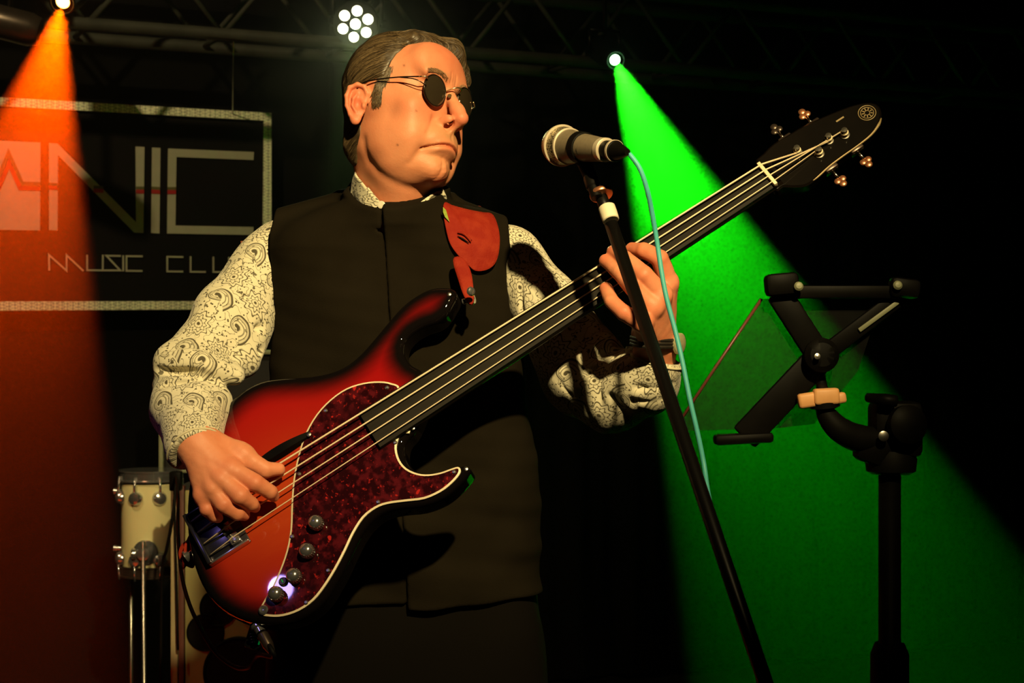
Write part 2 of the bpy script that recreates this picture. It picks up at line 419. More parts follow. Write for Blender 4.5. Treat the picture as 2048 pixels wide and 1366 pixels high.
def burst_mat():
    m = mat('red_sunburst_lacquer', (.3, .02, .01), .35, spec=.0, coat=.8); nt = m.node_tree
    e = attr(m, 'edge'); c = attr(m, 'centre'); o = objco(m)
    g = texn(m, mapping(m, o, (3, 40, 3), (0, 0, .0)), 6, 3)
    core = mixc(m, c, (.26, .0042, .0055), (.36, .042, .009))
    core = mixc(m, g.step(.5, .25)*.22, core, (.28, .010, .006))
    t = (e+(g-.5)*.004).step(.0265, .0185)
    nt.links.new(mixc(m, t, (.004, .003, .003), core), bsdf(m).inputs['Base Color'])
    bsdf(m).inputs['Roughness'].default_value = .5; bsdf(m).inputs['Coat Roughness'].default_value = .015
    return m
M_burst = burst_mat()
def tortoise():
    m = mat('red_tortoiseshell', (.06, .006, .008), .45, spec=.02, coat=.35); nt = m.node_tree; o = objco(m)
    v = mapping(m, o, (1, .42, 1), (0, 0, .9)); a = texn(m, v, 85, 4); b = texn(m, v, 210, 3); c = texn(m, o, 22, 2)
    base = mixc(m, a.step(.53, .10), (.014, .0012, .0022), (.068, .0045, .0075))
    base = mixc(m, c.step(.55, .12)*.5, base, (.016, .002, .003))
    base = mixc(m, b.step(.655, .045)*.85, base, (.27, .012, .011))
    base = mixc(m, (texn(m, v, 75, 1)).step(.735, .02), base, (.36, .015, .012))
    nt.links.new(base, bsdf(m).inputs['Base Color']); bsdf(m).inputs['Coat Roughness'].default_value = .02; return m
M_tort = tortoise()
M_cream = mat('cream_binding', (.70, .60, .40), .45, noise=(60, (.6, .5, .33), .4))
M_fretboard = mat('ebony_fingerboard', (.009, .0072, .0045), .6, spec=.15, noise=(30, (.017, .0135, .0085), .7, (.15, 4, 1)))
M_neck = mat('dark_neck_lacquer', (.005, .0035, .0022), .3, spec=.1, coat=.6, noise=(18, (.009, .006, .004), .6))
M_head = mat('headstock_lacquer', (.0030, .0022, .0016), .3, spec=.1, coat=.6, noise=(18, (.007, .0048, .003), .5))
M_string = mat('wound_string', (.80, .64, .42), .5, metal=.25, bump=(2500, .5, .0002))
M_nut = mat('bone_nut', (.78, .66, .44), .4, noise=(60, (.7, .58, .38), .4))
M_tuner = mat('tuner_chrome', (.55, .50, .42), .22, metal=1, noise=(40, (.4, .36, .3), .5))
M_tunerdark = mat('tuner_dark', (.07, .05, .04), .3, metal=.7, noise=(40, (.04, .03, .025), .5))
M_logo = mat('gold_inlay_and_glint', (.34, .25, .12), .45, metal=.3, noise=(80, (.26, .19, .09), .5))
def leather():
    m = mat('red_leather', (.22, .015, .006), .75, spec=.12); nt = m.node_tree; o = objco(m)
    a = texn(m, o, 45, 5); b = texn(m, o, 420, 3)
    nt.links.new(mixc(m, a.step(.5, .15)*.7, (.22, .013, .005), (.29, .028, .010)), bsdf(m).inputs['Base Color'])
    setbump(m, a*1.5+b, .5, .0015); return m
M_leather = leather()
M_bridgeblack = mat('bridge_dark_chrome', (.10, .095, .11), .2, metal=.9, noise=(60, (.05, .05, .06), .5))
M_micbody = mat('mic_body_enamel', (.21, .17, .11), .42, metal=.2, bump=(1500, .25, .0002), noise=(300, (.15, .12, .08), .5))
M_micband = mat('mic_band_steel', (.72, .62, .46), .35, metal=.45, noise=(50, (.5, .44, .33), .4))
def grille():
    m = mat('mic_grille', (.5, .44, .3), .35, metal=.8); v = texn(m, objco(m), 620, kind='voronoi')
    m.node_tree.links.new(mixc(m, v.step(.5, .15), (.60, .50, .32), (.05, .04, .025)), bsdf(m).inputs['Base Color']); setbump(m, v, .8, .0008); return m
M_grille = grille()
M_tape = mat('white_tape', (.72, .66, .48), .65, noise=(40, (.62, .56, .40), .5), bump=(300, .3, .0004))
M_cyan = mat('turquoise_cable_sheath', (.07, .42, .40), .5, noise=(90, (.05, .34, .33), .5), bump=(400, .3, .0003))
M_orangering = mat('copper_ring', (.62, .25, .12), .3, metal=.8, noise=(60, (.5, .2, .1), .5))
M_wood = mat('pale_wood_knob', (.78, .40, .16), .5, noise=(40, (.62, .28, .10), .6, (1, 8, 1)))
M_lens = mat('dark_lens', (.030, .022, .012), .06, spec=.6, coat=.3, noise=(20, (.020, .015, .010), .4))
M_frames = mat('sunglass_wire', (.06, .04, .03), .25, metal=.9, noise=(60, (.04, .03, .02), .4))
M_goldwire = mat('gold_wire', (.65, .42, .22), .25, metal=.9, noise=(60, (.5, .3, .15), .4))
M_ledwhite = mat('lit_white_led', (1, 1, 1), .5, emit=(1.0, 1.0, .62), estr=9.0)
M_ledgreen = mat('lit_green_lens', (1, 1, 1), .5, emit=(.45, 1.0, .5), estr=14.0)
M_ledorange = mat('lit_orange_lens', (1, 1, 1), .5, emit=(1.0, .40, .06), estr=16.0)
M_ledsmall = mat('small_green_led', (0, .3, .05), .5, emit=(.0, .5, .08), estr=.15)
M_watch = mat('pale_watch_band', (.60, .56, .32), .4, metal=.4, noise=(200, (.3, .28, .15), .5))
M_plexi = mat('smoked_tablet_cover', (.02, .02, .02), .35)
M_amp = mat('dark_amp_cloth', (.010, .009, .009), .9, bump=(300, .5, .001))
M_ampframe = mat('pale_amp_frame', (.22, .23, .14), .5, noise=(20, (.17, .18, .10), .5))
# ------------------------------------------------------------------ the room
# the back wall runs away to the right: depth at a given column of the photograph
def wallY(px, Y0=5.6): 
    # plane through X(0), direction 24 degrees
    A = at(0, 683, Y0); B = at(540, 683, Y0/.937)
    dx, dy = B.x-A.x, B.y-A.y; k = (px-1024)/F
    t = (k*A.y-A.x)/(dx-k*dy); return A.y+dy*t
WA = at(0, 683, 5.6); WB = at(540, 683, 5.6/.937)
WDIR = Vector((WB.x-WA.x, WB.y-WA.y, 0)).normalized(); WN = Vector((WDIR.y, -WDIR.x, 0))   # WN faces the camera
def onwall(px, py, off=0.0):
    """point of the back wall plane seen at this pixel, moved off towards the room"""
    A = WA+WN*off; k = (px-1024)/F; t = (k*A.y-A.x)/(WDIR.x-k*WDIR.y); Y = A.y+WDIR.y*t
    return Vector((k*Y, Y, CZ+(683-py)/F*Y))
MW = Matrix((WDIR, WN*-1, Vector((0, 0, 1)))).transposed()
ROOM_H = 3.9
def struct(name, V, Fc, m):
    o = pydata(name, V, Fc, m, smooth=False); o['kind'] = 'structure'; return o
def slab(name, a, b, th, z0, z1, m, nrm):
    n = nrm*th; V = [a, b, b+n, a+n]; V = [Vector((p.x, p.y, z)) for z in (z0, z1) for p in V]
    return struct(name, V, [(0, 1, 2, 3), (7, 6, 5, 4), (0, 4, 5, 1), (1, 5, 6, 2), (2, 6, 7, 3), (3, 7, 4, 0)], m)
WO = WA-WN*.07
wl, wr = WO-WDIR*1.6, WO+WDIR*6.2
slab('wall_back', wl, wr, .12, 0, ROOM_H, M_black_wall, -WN)
pl_, pr_ = Vector((wl.x, -2.2, 0)), Vector((wr.x, -2.2, 0))
slab('wall_left', pl_, wl, .12, 0, ROOM_H, M_black_wall, Vector((-1, 0, 0)))
slab('wall_right', pr_, wr, .12, 0, ROOM_H, M_black_wall, Vector((1, 0, 0)))
for nm, z0, z1, m in (('floor', -.1, 0, M_floor), ('ceiling', ROOM_H, ROOM_H+.1, M_ceil)):
    P = [Vector((wl.x, -2.2, 0)), Vector((wr.x, -2.2, 0)), wr.copy(), wl.copy()]
    V = [Vector((p.x, p.y, z)) for z in (z0, z1) for p in P]
    struct(nm, V, [(0, 1, 2, 3), (7, 6, 5, 4), (0, 4, 5, 1), (1, 5, 6, 2), (2, 6, 7, 3), (3, 7, 4, 0)], m)
# black stage drape hanging in folds along the wall to the right of the sign
def drape(name, t0, t1, label):
    n = int((t1-t0)/.02); V = []; Fq = []
    for i in range(n+1):
        t = t0+(t1-t0)*i/n; off = .035+.018*math.sin(t*24)+.009*math.sin(t*53+1)
        p = WO+WDIR*t+WN*(off+.02)
        for z in (.03, 1.0, 2.0, ROOM_H-.05): V.append((p.x, p.y, z))
    for i in range(n):
        for k in range(3): a = i*4+k; Fq.append((a, a+4, a+5, a+1))
    o = pydata(name, V, Fq, M_curtain); md = o.modifiers.new('thick', 'SOLIDIFY'); md.thickness = .004
    tag(o, label, 'curtain')
drape('stage_curtain', 1.15, 6.1, 'black stage drape hanging in folds right of the sign')

# haze of the stage behind the band: the air in which the beams show
hz = bpy.data.meshes.new('haze'); bm = bmesh.new()
hp = [Vector((wl.x+.02, 2.95, 0)), Vector((wr.x-.02, 2.95, 0)), wr+WN*.01-WDIR*.02, wl+WN*.01+WDIR*.02]
a_ = [bm.verts.new((p.x, p.y, .01)) for p in hp]; b_ = [bm.verts.new((p.x, p.y, ROOM_H-.01)) for p in hp]
bm.faces.new(a_[::-1]); bm.faces.new(b_)
for i in range(4): bm.faces.new((a_[i], a_[(i+1) % 4], b_[(i+1) % 4], b_[i]))
MH = bpy.data.materials.new('haze'); MH.use_nodes = True; nt = MH.node_tree; nt.nodes.clear()
out = nt.nodes.new('ShaderNodeOutputMaterial'); vs = nt.nodes.new('ShaderNodeVolumeScatter')
vs.inputs['Color'].default_value = (1, 1, 1, 1); vs.inputs['Density'].default_value = .02; vs.inputs['Anisotropy'].default_value = .65
nt.links.new(vs.outputs[0], out.inputs['Volume'])
# density shaped to thin out towards the floor so the beams fade there, slightly uneven
tc_ = nt.nodes.new('ShaderNodeTexCoord'); sx_ = nt.nodes.new('ShaderNodeSeparateXYZ'); nt.links.new(tc_.outputs['Object'], sx_.inputs[0])
hz_ = N(nt, sx_.outputs[2]); ns_ = nt.nodes.new('ShaderNodeTexNoise'); ns_.inputs['Scale'].default_value = 1.6; ns_.inputs['Detail'].default_value = 2; nt.links.new(tc_.outputs['Object'], ns_.inputs['Vector'])
dn_ = ((hz_*(1/2.3)).f('MAXIMUM', .08).f('POWER', 3.4)*.020+.0010)*(N(nt, ns_.outputs[0])*1.1+.45)
nt.links.new(dn_.s, vs.inputs['Density'])
ho = bmobj('haze', bm, MH, smooth=False); ho['kind'] = 'stuff'; tag(ho, 'thin stage haze in which the coloured beams show', 'haze')
HAZE = vs

# ------------------------------------------------------------------ sign on the wall
SG = onwall(265, 612, .0); sign = empty('club_sign', Vector((SG.x, SG.y, SG.z)), 'black music club sign with pale angular letters in a patterned metal frame', 'sign')
def wallprism(name, px, off0, off1, m, parent):
    bm = bmesh.new(); add_prism(bm, px, off0, off1, lambda x, y, h: onwall(x, y, h)); return bmobj(name, bm, m, parent, smooth=False)
wallprism('board', [(-130, 199), (540, 238), (540, 615), (-130, 619)], -.03, .0, M_signface, sign)
for pts in ([(-130, 187), (543, 226), (543, 242), (-130, 205)], [(-130, 603), (543, 602), (543, 618), (-130, 622)],
            [(527, 241), (543, 242), (543, 602), (524, 602)]):
    wallprism('frame', pts, -.034, .014, M_frame, sign)
o = wallprism('letter_block', [(-90, 277), (81, 285), (80, 461), (-90, 458)], 0, .006, M_letter, sign)
wallprism('letter_n', [(98, 286), (115, 287), (272, 444), (271, 293), (289, 294), (287, 466), (268, 465), (116, 310), (115, 461), (98, 460)], 0, .006, M_letter, sign)
wallprism('letter_i', [(304, 295), (321, 296), (319, 467), (302, 466)], 0, .006, M_letter, sign)
wallprism('letter_c', [(336, 297), (508, 304), (507, 320), (353, 314), (351, 451), (507, 454), (507, 470), (334, 467)], 0, .006, M_letter, sign)
# heartbeat line through the letters
def strip(px0, px1, th, off, m, name, dy=0):
    q = [(px0[0], px0[1]-th/2+dy), (px1[0], px1[1]-th/2+dy), (px1[0], px1[1]+th/2+dy), (px0[0], px0[1]+th/2+dy)]
    return wallprism(name, q, .004, off, m, sign)
def poly_line(bm_pts, wd, off, m, name):
    """mitred polyline on the sign"""
    P = [np.array(p, float) for p in bm_pts]; L = []; R = []
    for i, p in enumerate(P):
        d0 = P[i]-P[i-1] if i else P[1]-P[0]; d1 = P[i+1]-P[i] if i < len(P)-1 else d0
        n0 = np.array([-d0[1], d0[0]])/np.hypot(*d0); n1 = np.array([-d1[1], d1[0]])/np.hypot(*d1)
        n = n0+n1; n = n/np.hypot(*n); k = min(wd/2/max(n@n0, .3), wd*1.6); L.append(tuple(p+n*k)); R.append(tuple(p-n*k))
    return wallprism(name, L+R[::-1], .004, off, m, sign)
poly_line([(-70, 378), (-35, 378), (-15, 405), (18, 327), (40, 376), (80, 377)], 9, .0085, M_sred, 'heartbeat_line')
poly_line([(-70, 370), (-35, 370), (-16, 386), (17, 306), (44, 367), (81, 368)], 8, .0078, M_sochre, 'heartbeat_line')
for a, b in (((98, 375), (115, 376)), ((187, 381), (207, 382)), ((272, 383), (288, 383)), ((303, 383), (320, 384)), ((335, 384), (352, 384))):
    strip(a, b, 8, .0085, M_sred, 'heartbeat_line'); strip((a[0], a[1]-7), (b[0], b[1]-7), 6, .0078, M_sochre, 'heartbeat_line')
def zz(pts): return [(80+x/5.12, 490+y/5.12) for x, y in pts]
small = [('letter_m', [(95, 262), (92, 102), (272, 262), (272, 104), (445, 266)]), ('letter_u', [(483, 100), (483, 258), (642, 260), (644, 100)]),
         ('letter_s', [(828, 112), (680, 110), (822, 260), (652, 260)]), ('letter_i', [(852, 106), (852, 270)]), ('letter_c', [(1052, 116), (885, 114), (885, 264), (1050, 266)]),
         ('letter_c', [(1468, 123), (1303, 120), (1303, 270), (1466, 272)]), ('letter_l', [(1542, 116), (1542, 274), (1698, 276)]),
         ('letter_u', [(1775, 120), (1775, 276), (1935, 278), (1935, 122)]), ('letter_b', [(2010, 200), (2010, 126), (2150, 128), (2150, 196)]), ('letter_b', [(2010, 196), (2010, 280), (2165, 282), (2165, 202), (2030, 200)])]
for nm, pts in small: poly_line(zz(pts), 3.6, .006, M_letter, nm)

# ------------------------------------------------------------------ truss under the ceiling
def trussP(px, dz=0.0, dn=0.0):
    """point on the axis of the front lower chord"""
    TA = WA+WN*.45; k = (px-1024)/F; t = (k*TA.y-TA.x)/(WDIR.x-k*WDIR.y); Y = TA.y+WDIR.y*t
    return Vector((k*Y, Y, TZ+dz))-WN*dn
TZ = CZ+(683-38)/F*(WA+WN*.45).y
tr = empty('ceiling_truss', trussP(700), 'long grey lattice truss carrying the stage lamps near the ceiling', 'truss')
x0, x1 = -420, 2500
for dz, dn in ((0, 0), (.26, 0), (0, .26), (.26, .26)):
    tube('chord', [trussP(x0, dz, dn), trussP(x1, dz, dn)], .021, M_alu, tr, 12)
T0, T1 = trussP(x0), trussP(x1); L = (T1-T0).length; step = .215; n = int(L/step)
for dn in (0, .26):
    for i in range(n):
        a = T0+(T1-T0)*(i*step/L)-WN*dn; b = T0+(T1-T0)*((i+1)*step/L)-WN*dn
        if i % 2: a, b = a+Vector((0, 0, .26)), b
        else: b = b+Vector((0, 0, .26))
        tube('brace', [a, b], .009, M_alu, tr, 8)
for i in range(0, n, 2):
    a = T0+(T1-T0)*(i*step/L); tube('brace', [a, a-WN*.26], .009, M_alu, tr, 8)
# hanger wire from truss to sign
tag(tube('hanging_wire', [trussP(467, -.02), onwall(465, 232, .0)], .0022, M_steel, None, 6), 'thin wire hanging from the truss down to the sign', 'wire')

# ------------------------------------------------------------------ stage lamps
def spot_lamp(name, P, D, lens_r, m_lens, label, body_r, body_l, n_leds=1, facing=None):
    fd = Vector(facing).normalized() if facing is not None else D
    top = Vector((P.x, P.y, TZ)) 
    t = empty(name, P, label, 'stage lamp', None); M3 = Matrix(basis(fd)).transposed(); x, y, z = basis(fd)
    back = P-fd*.004
    if n_leds == 1:
        lathe('housing', back+fd*.0, -fd, [(lens_r*1.22, -.012), (lens_r*1.30, -.012), (lens_r*1.34, .03), (body_r, .05), (body_r, body_l), (body_r*.8, body_l+.02)], M_blackmetal, t, 28)
        lathe('lens', back, fd, [(lens_r*1.05, .0), (lens_r, .006), (lens_r*.7, .012), (0, .015)], m_lens, t, 28)
        bm = bmesh.new(); torus(bm, back+fd*.012, fd, lens_r*1.24, .003); bmobj('lens_rim', bm, M_blackmetal, t)
    else:
        lathe('housing', back, -fd, [(body_r, -.006), (body_r*1.03, -.006), (body_r*1.03, .04), (body_r*.8, body_l)], M_blackmetal, t, 36)
        for k in range(7):
            a = math.radians(60*k+81); dv = Vector((math.cos(a), 0, math.sin(a))); dv = (dv-fd*dv.dot(fd)); c = back+fd*.002+(Vector((0, 0, 0)) if k == 6 else dv*body_r*.62)
            lathe('led', c, fd, [(lens_r, 0), (lens_r, .004), (lens_r*.7, .009), (0, .011)], m_lens, t, 20)
    # yoke and clamp up to the truss
    sx = WDIR*(body_r*1.18); c = P-fd*(body_l*.45)
    for s in (-1, 1):
        tube('yoke_arm', [c+sx*s, c+sx*s+Vector((0, 0, body_r*1.5))], .006, M_blackmetal, t, 8)
        lathe('tilt_knob', c+sx*s, WDIR*s, [(.012, 0), (.014, .003), (.014, .012), (.008, .014)], M_black, t, 16)
    tube('yoke_bar', [c-sx+Vector((0, 0, body_r*1.5)), c+sx+Vector((0, 0, body_r*1.5))], .006, M_blackmetal, t, 8)
    zt = TZ if c.z+body_r*1.5 < TZ else TZ+.26
    tube('clamp_stem', [c+Vector((0, 0, body_r*1.5)), Vector((c.x, c.y, zt))], .008, M_blackmetal, t, 8)
    return t
spot_lamp('orange_stage_lamp', ORANGE, (ODIR+Vector((0, -.9, .2))), .026, M_ledorange, 'spot lamp throwing an orange beam, top left above the sign', .045, .16, 1)
spot_lamp('green_stage_lamp', GREEN, (GDIR+Vector((0, -1.2, .3))), .0235, M_ledgreen, 'spot lamp throwing the strong green beam right of the bassist', .045, .16, 1)
spot_lamp('par_stage_lamp', PAR, Vector((-.03, -1, -.28)), .0158, M_ledwhite, 'round lamp with seven lit white lenses above the bassist\'s hair', .068, .13, 7)
# unlit moving head at the far left of the truss
ul = at(40, 38, 4.95); t = empty('unlit_stage_lamp', ul, 'unlit dark lamp body on the truss left of the orange lamp', 'stage lamp')
lathe('housing', ul+Vector((-.09, 0, .0)), Vector((1, .1, -.25)), [(.03, 0), (.05, .02), (.05, .12), (.04, .15)], M_tunerdark, t)
tube('yoke_arm', [ul+Vector((-.03, 0, .03)), ul+Vector((-.03, .02, .20))], .008, M_blackmetal, t)
box('control_box', ul+Vector((-.01, .03, .20)), (.10, .07, .05), M_blackmetal, t, None, .006)

# ------------------------------------------------------------------ drum on its leg rod
DY = 4.85; u = DY/F      # metres per pixel there
dc = at(302, 945, DY); dr = empty('floor_tom', at(302, 1148, DY), 'small white floor tom drum with chrome lugs behind the plucking hand', 'drum')
R = 58*u; H = 190*u
lathe('shell', at(302, 1146, DY), (0, 0, 1), [(R*.97, .0), (R, .004), (R, H*.94), (R*.97, H*.95)], M_drum, dr, 56)
lathe('drum_head', at(302, 948, DY), (0, 0, 1), [(R*1.02, -.012), (R*1.02, .0), (R*.98, .003), (0, .004)], M_drumhead, dr, 56)
for zz_, nm in ((953, 'top_hoop'), (1142, 'bottom_hoop')):
    bm = bmesh.new(); c = at(302, zz_, DY)
    add_lathe(bm, c-Vector((0, 0, .012)), (0, 0, 1), [(R*1.03, 0), (R*1.10, 0), (R*1.10, .004), (R*1.055, .006), (R*1.055, .026), (R*1.09, .028), (R*1.09, .032), (R*1.03, .032)], 56)
    bmobj(nm, bm, M_chrome if nm[0] == 't' else M_tunerdark, dr, angle=35)
for i in range(8):
    a = math.radians(-62+i*45); d = Vector((math.sin(a), -math.cos(a), 0)); base = Vector((dc.x, dc.y, 0))+d*R
    for py_, s in ((992, 1), (1113, -1)):
        z = at(302, py_, DY).z; lug = lathe('lug', Vector((base.x, base.y, z)), d, [(.021, 0), (.021, .006), (.016, .016), (.006, .020)], M_chrome, dr, 20)
        tube('tension_rod', [Vector((base.x, base.y, z+s*.012))+d*.012, Vector((base.x, base.y, z+s*.06))+d*.008], .0035, M_chrome, lug, 8)
for py_ in (983, 1097):
    c = at(246, py_, DY); lathe('side_post', c, (-1, 0, 0), [(.008, 0), (.008, .018), (.010, .018), (.010, .026)], M_chrome, dr, 16)
lc = at(304, 1098, DY); lc.y = dc.y-R
bk = lathe('leg_bracket', lc, (0, -1, 0), [(.036, 0), (.036, .004), (.030, .012), (.018, .02), (.018, .034), (.008, .036)], M_chrome, dr, 28)
lathe('wing_screw', lc+Vector((-.022, -.022, 0)), (-1, -.3, 0), [(.013, 0), (.016, .004), (.016, .012), (.006, .015)], M_chrome, bk, 16)
tube('leg', [lc+Vector((0, -.03, .035)), Vector((lc.x+.004, lc.y-.03, .10)), Vector((lc.x-.015, lc.y-.07, .012))], .0065, M_steel, dr, 10)
for a in (2.2, 4.2):
    p = Vector((dc.x+R*math.cos(a-1.6), dc.y+R*math.sin(a-1.6)+.02, lc.z)); tube('leg', [p, Vector((p.x, p.y, .012))], .0065, M_steel, dr, 10)

# ------------------------------------------------------------------ pale cabinet with black round holes, behind the bass
CY = 4.45; cu = CY/F
cab = empty('speaker_cabinet', at(480, 683+CZ/cu-1, CY), 'pale olive cabinet with black round holes behind the bass body', 'speaker cabinet')
def cp(px, py, dy=0): 
    v = at(px, py, CY); v.y += dy; return v
zt = cp(0, 972).z
def vbox(name, pxa, pxb, za, zb, y0, y1, m, parent, bev=.002):
    xa, xb = cp(pxa, 0).x, cp(pxb, 0).x
    return box(name, ((xa+xb)/2, (y0+y1)/2, (za+zb)/2), (xb-xa, y1-y0, zb-za), m, parent, None, bev)
vbox('carcass', 346, 760, .0, zt-.006, CY+.012, CY+.42, M_amp, cab)
vbox('front_panel', 370, 756, .01, zt-.012, CY, CY+.014, M_panel, cab)
vbox('edge_strip', 343, 357, .0, zt, CY-.012, CY+.02, M_edging, cab)
vbox('red_strip', 358, 369, .0, zt, CY-.008, CY+.02, M_redstrip, cab)
vbox('edge_strip', 757, 771, .0, zt, CY-.012, CY+.02, M_edging, cab)
for px_, py_, r_ in ((411, 1265, 38), (478, 1345, 72), (437, 1215, 38), (600, 1230, 90), (640, 1420, 80), (450, 1490, 45)):
    c = cp(px_, py_); rr_ = r_*cu
    lathe('round_hole', (c.x, CY+.002, c.z), (0, -1, 0), [(rr_, 0), (rr_, .004+.0007*(px_ % 5)), (rr_*.96, .006+.0007*(px_ % 5)), (rr_*.9, .003), (0, .002)], M_rubber, cab, 40)
# framed dark grille panel leaning behind the drum
AY = 5.0; au = AY/F
ax0, ax1, az0, az1 = at(317, 0, AY).x, at(560, 0, AY).x, at(0, 946, AY).z, at(0, 700, AY).z
amp = empty('guitar_amplifier', ((ax0+ax1)/2, AY+.12, 0), 'black amplifier with pale edged front behind the drum', 'amplifier')
box('case', ((ax0+ax1)/2, AY+.14, (az0+az1)/2), (ax1-ax0-.01, .24, az1-az0-.01), M_amp, amp, None, .008)
fb = 9*au
for a, b, c, d in ((ax0, ax0+fb, az0, az1), (ax1-fb, ax1, az0, az1), (ax0, ax1, az0, az0+fb), (ax0, ax1, az1-fb, az1)):
    box('front_frame', ((a+b)/2, AY+.01, (c+d)/2), (b-a, .02, d-c), M_ampframe, amp, None, .003)
box('stand_plinth', ((ax0+ax1)/2+.05, AY+.17, az0/2), (ax1-ax0-.14, .20, az0), M_amp, amp, None, .004)
# ------------------------------------------------------------------ the bass guitar (frame: s along the neck, v towards the low string, h out of the face)
BD = Vector((.841, .066, .537)).normalized(); BW = Vector((.501, -.47, -.727)); BW = (BW-BD*BW.dot(BD)).normalized()
BOUT = -(BD.cross(BW)).normalized(); BV = -BW
BP0 = Vector((-.383, 2.2175, CZ-.2375))
MB = Matrix((BD, BV, BOUT)).transposed()
def B(s, v, h): return BP0+BD*s+BV*v+BOUT*h
def ray_bass(px, py, h=0.0):
    """(s, v) of the point of the plane at height h seen at a pixel"""
    c = Vector((0, 0, CZ)); r = Vector(((px-1024)/F, 1, (683-py)/F)); p0 = BP0+BOUT*h
    t = (p0-c).dot(BOUT)/r.dot(BOUT); q = c+r*t-BP0
    return q.dot(BD), q.dot(BV)
def planeY(px, py, h=0.0):
    s, v = ray_bass(px, py, h); return B(s, v, h).y
FACE = -.016; THK = .040
bass = empty('bass_guitar', B(0, 0, FACE), 'red and black sunburst fretless bass guitar with tortoiseshell guard held by the man', 'bass guitar')
def sv(pts, h=FACE): return np.array([ray_bass(x, y, h) for x, y in pts])
body_px = [(845, 745), (822, 728), (809, 712), (806, 695), (810, 679), (824, 663), (846, 650), (872, 641), (892, 625), (904, 605), (912, 588), (908, 577), (893, 572), (862, 574), (832, 588), (802, 611),
           (776, 640), (750, 671), (722, 703), (692, 728), (660, 742), (620, 750), (575, 753), (532, 758), (500, 770), (470, 790), (440, 822), (412, 862), (392, 905), (378, 955), (372, 1010), (373, 1065),
           (383, 1118), (400, 1165), (428, 1205), (470, 1233), (520, 1246), (566, 1246), (610, 1231), (648, 1200), (676, 1155), (700, 1108), (718, 1072), (738, 1044), (764, 1024), (796, 1015), (842, 1010),
           (884, 994), (912, 972), (932, 950), (940, 936), (930, 929), (912, 932), (890, 938), (866, 944), (842, 944), (822, 933), (810, 914), (808, 894), (814, 876), (830, 856), (852, 800)]
def closed_spline(P, n=4):
    P = list(map(np.array, P)); out = []; N_ = len(P)
    for i in range(N_):
        a, b, c, d = P[i-1], P[i], P[(i+1) % N_], P[(i+2) % N_]
        for k in range(n):
            t = k/n; out.append(.5*((2*b)+(-a+c)*t+(2*a-5*b+4*c-d)*t*t+(-a+3*b-3*c+d)*t**3))
    return np.array(out)
bp = closed_spline(sv(body_px), 3)
def poly_sd(X, poly):
    """signed distance to a polygon, negative inside"""
    d = np.full(len(X), 1e9); ins = np.zeros(len(X), bool); n = len(poly)
    for i in range(n):
        a, b = poly[i], poly[(i+1) % n]; e = b-a; w_ = X-a; t = np.clip((w_@e)/(e@e+1e-12), 0, 1)
        q = w_-t[:, None]*e; d = np.minimum(d, (q*q).sum(1))
        c = ((a[1] > X[:, 1]) != (b[1] > X[:, 1])); 
        with np.errstate(divide='ignore', invalid='ignore'): xi = (b[0]-a[0])*(X[:, 1]-a[1])/(b[1]-a[1])+a[0]
        ins ^= c & (X[:, 0] < xi)
    return np.sqrt(d)*np.where(ins, -1, 1)
# distance field of the outline on a fine grid, then looked up
g0 = bp.min(0)-.02; g1 = bp.max(0)+.02; gs = .0018; gn = np.ceil((g1-g0)/gs).astype(int)+1
GX = np.stack(np.meshgrid(g0[0]+np.arange(gn[0])*gs, g0[1]+np.arange(gn[1])*gs, indexing='ij'), -1).reshape(-1, 2)
GD = poly_sd(GX, bp).reshape(gn)
def look(x, y):
    fx = np.clip((x-g0[0])/gs, 0, gn[0]-1.001); fy = np.clip((y-g0[1])/gs, 0, gn[1]-1.001); i = fx.astype(int); j = fy.astype(int); a = fx-i; b = fy-j
    return GD[i, j]*(1-a)*(1-b)+GD[i+1, j]*a*(1-b)+GD[i, j+1]*(1-a)*b+GD[i+1, j+1]*a*b
def body_sdf(P):
    d = look(P[:, 0], P[:, 1]).astype(np.float32); r = .009
    q0 = d+r; q1 = np.abs(P[:, 2]-(FACE-THK/2))-THK/2+r
    return np.minimum(np.maximum(q0, q1), 0)+np.hypot(np.maximum(q0, 0), np.maximum(q1, 0))-r
V, Q = sdf_mesh(body_sdf, (g0[0], g0[1], FACE-THK-.008), (g1[0], g1[1], FACE+.008), .0026, proj=3)
edge = -look(V[:, 0], V[:, 1]); edge = np.where(V[:, 2] > FACE-.012, edge, 0)
cc_ = ray_bass(560, 1010, FACE); cen = np.exp(-(((V[:, 0]-cc_[0])/.11)**2+((V[:, 1]-cc_[1])/.09)**2))
Wv = np.array([B(*p) for p in V])
npmesh('body', Wv, Q, M_burst, bass, attrs={'edge': edge, 'centre': cen})
# pickguard: tortoiseshell top over a cream ply
guard_px = [(822, 860), (806, 868), (797, 880), (794, 899), (800, 921), (814, 938), (836, 948), (858, 950), (882, 946), (902, 939), (916, 935), (922, 940), (919, 951), (904, 968), (882, 985), (850, 999), (812, 1004), (776, 1009), (752, 1018), (728, 1037),
            (708, 1068), (692, 1102), (672, 1140), (650, 1175), (628, 1202), (600, 1222), (568, 1233), (540, 1234), (520, 1228), (526, 1208), (543, 1180), (560, 1143), (574, 1103), (582, 1060), (584, 1010), (588, 960), (598, 910), (612, 868), (634, 830), (662, 800),
            (694, 778), (728, 767), (760, 764), (785, 768), (803, 782)]
gp = closed_spline(sv(guard_px), 3)
def inset(poly, d):
    n = len(poly); out = []
    A = .5*sum(poly[i][0]*poly[(i+1) % n][1]-poly[(i+1) % n][0]*poly[i][1] for i in range(n)); sgn = 1 if A > 0 else -1
    for i in range(n):
        t = poly[(i+1) % n]-poly[i-1]; t = t/(np.hypot(*t)+1e-9); out.append(poly[i]+sgn*d*np.array([-t[1], t[0]]))
    return np.array(out)
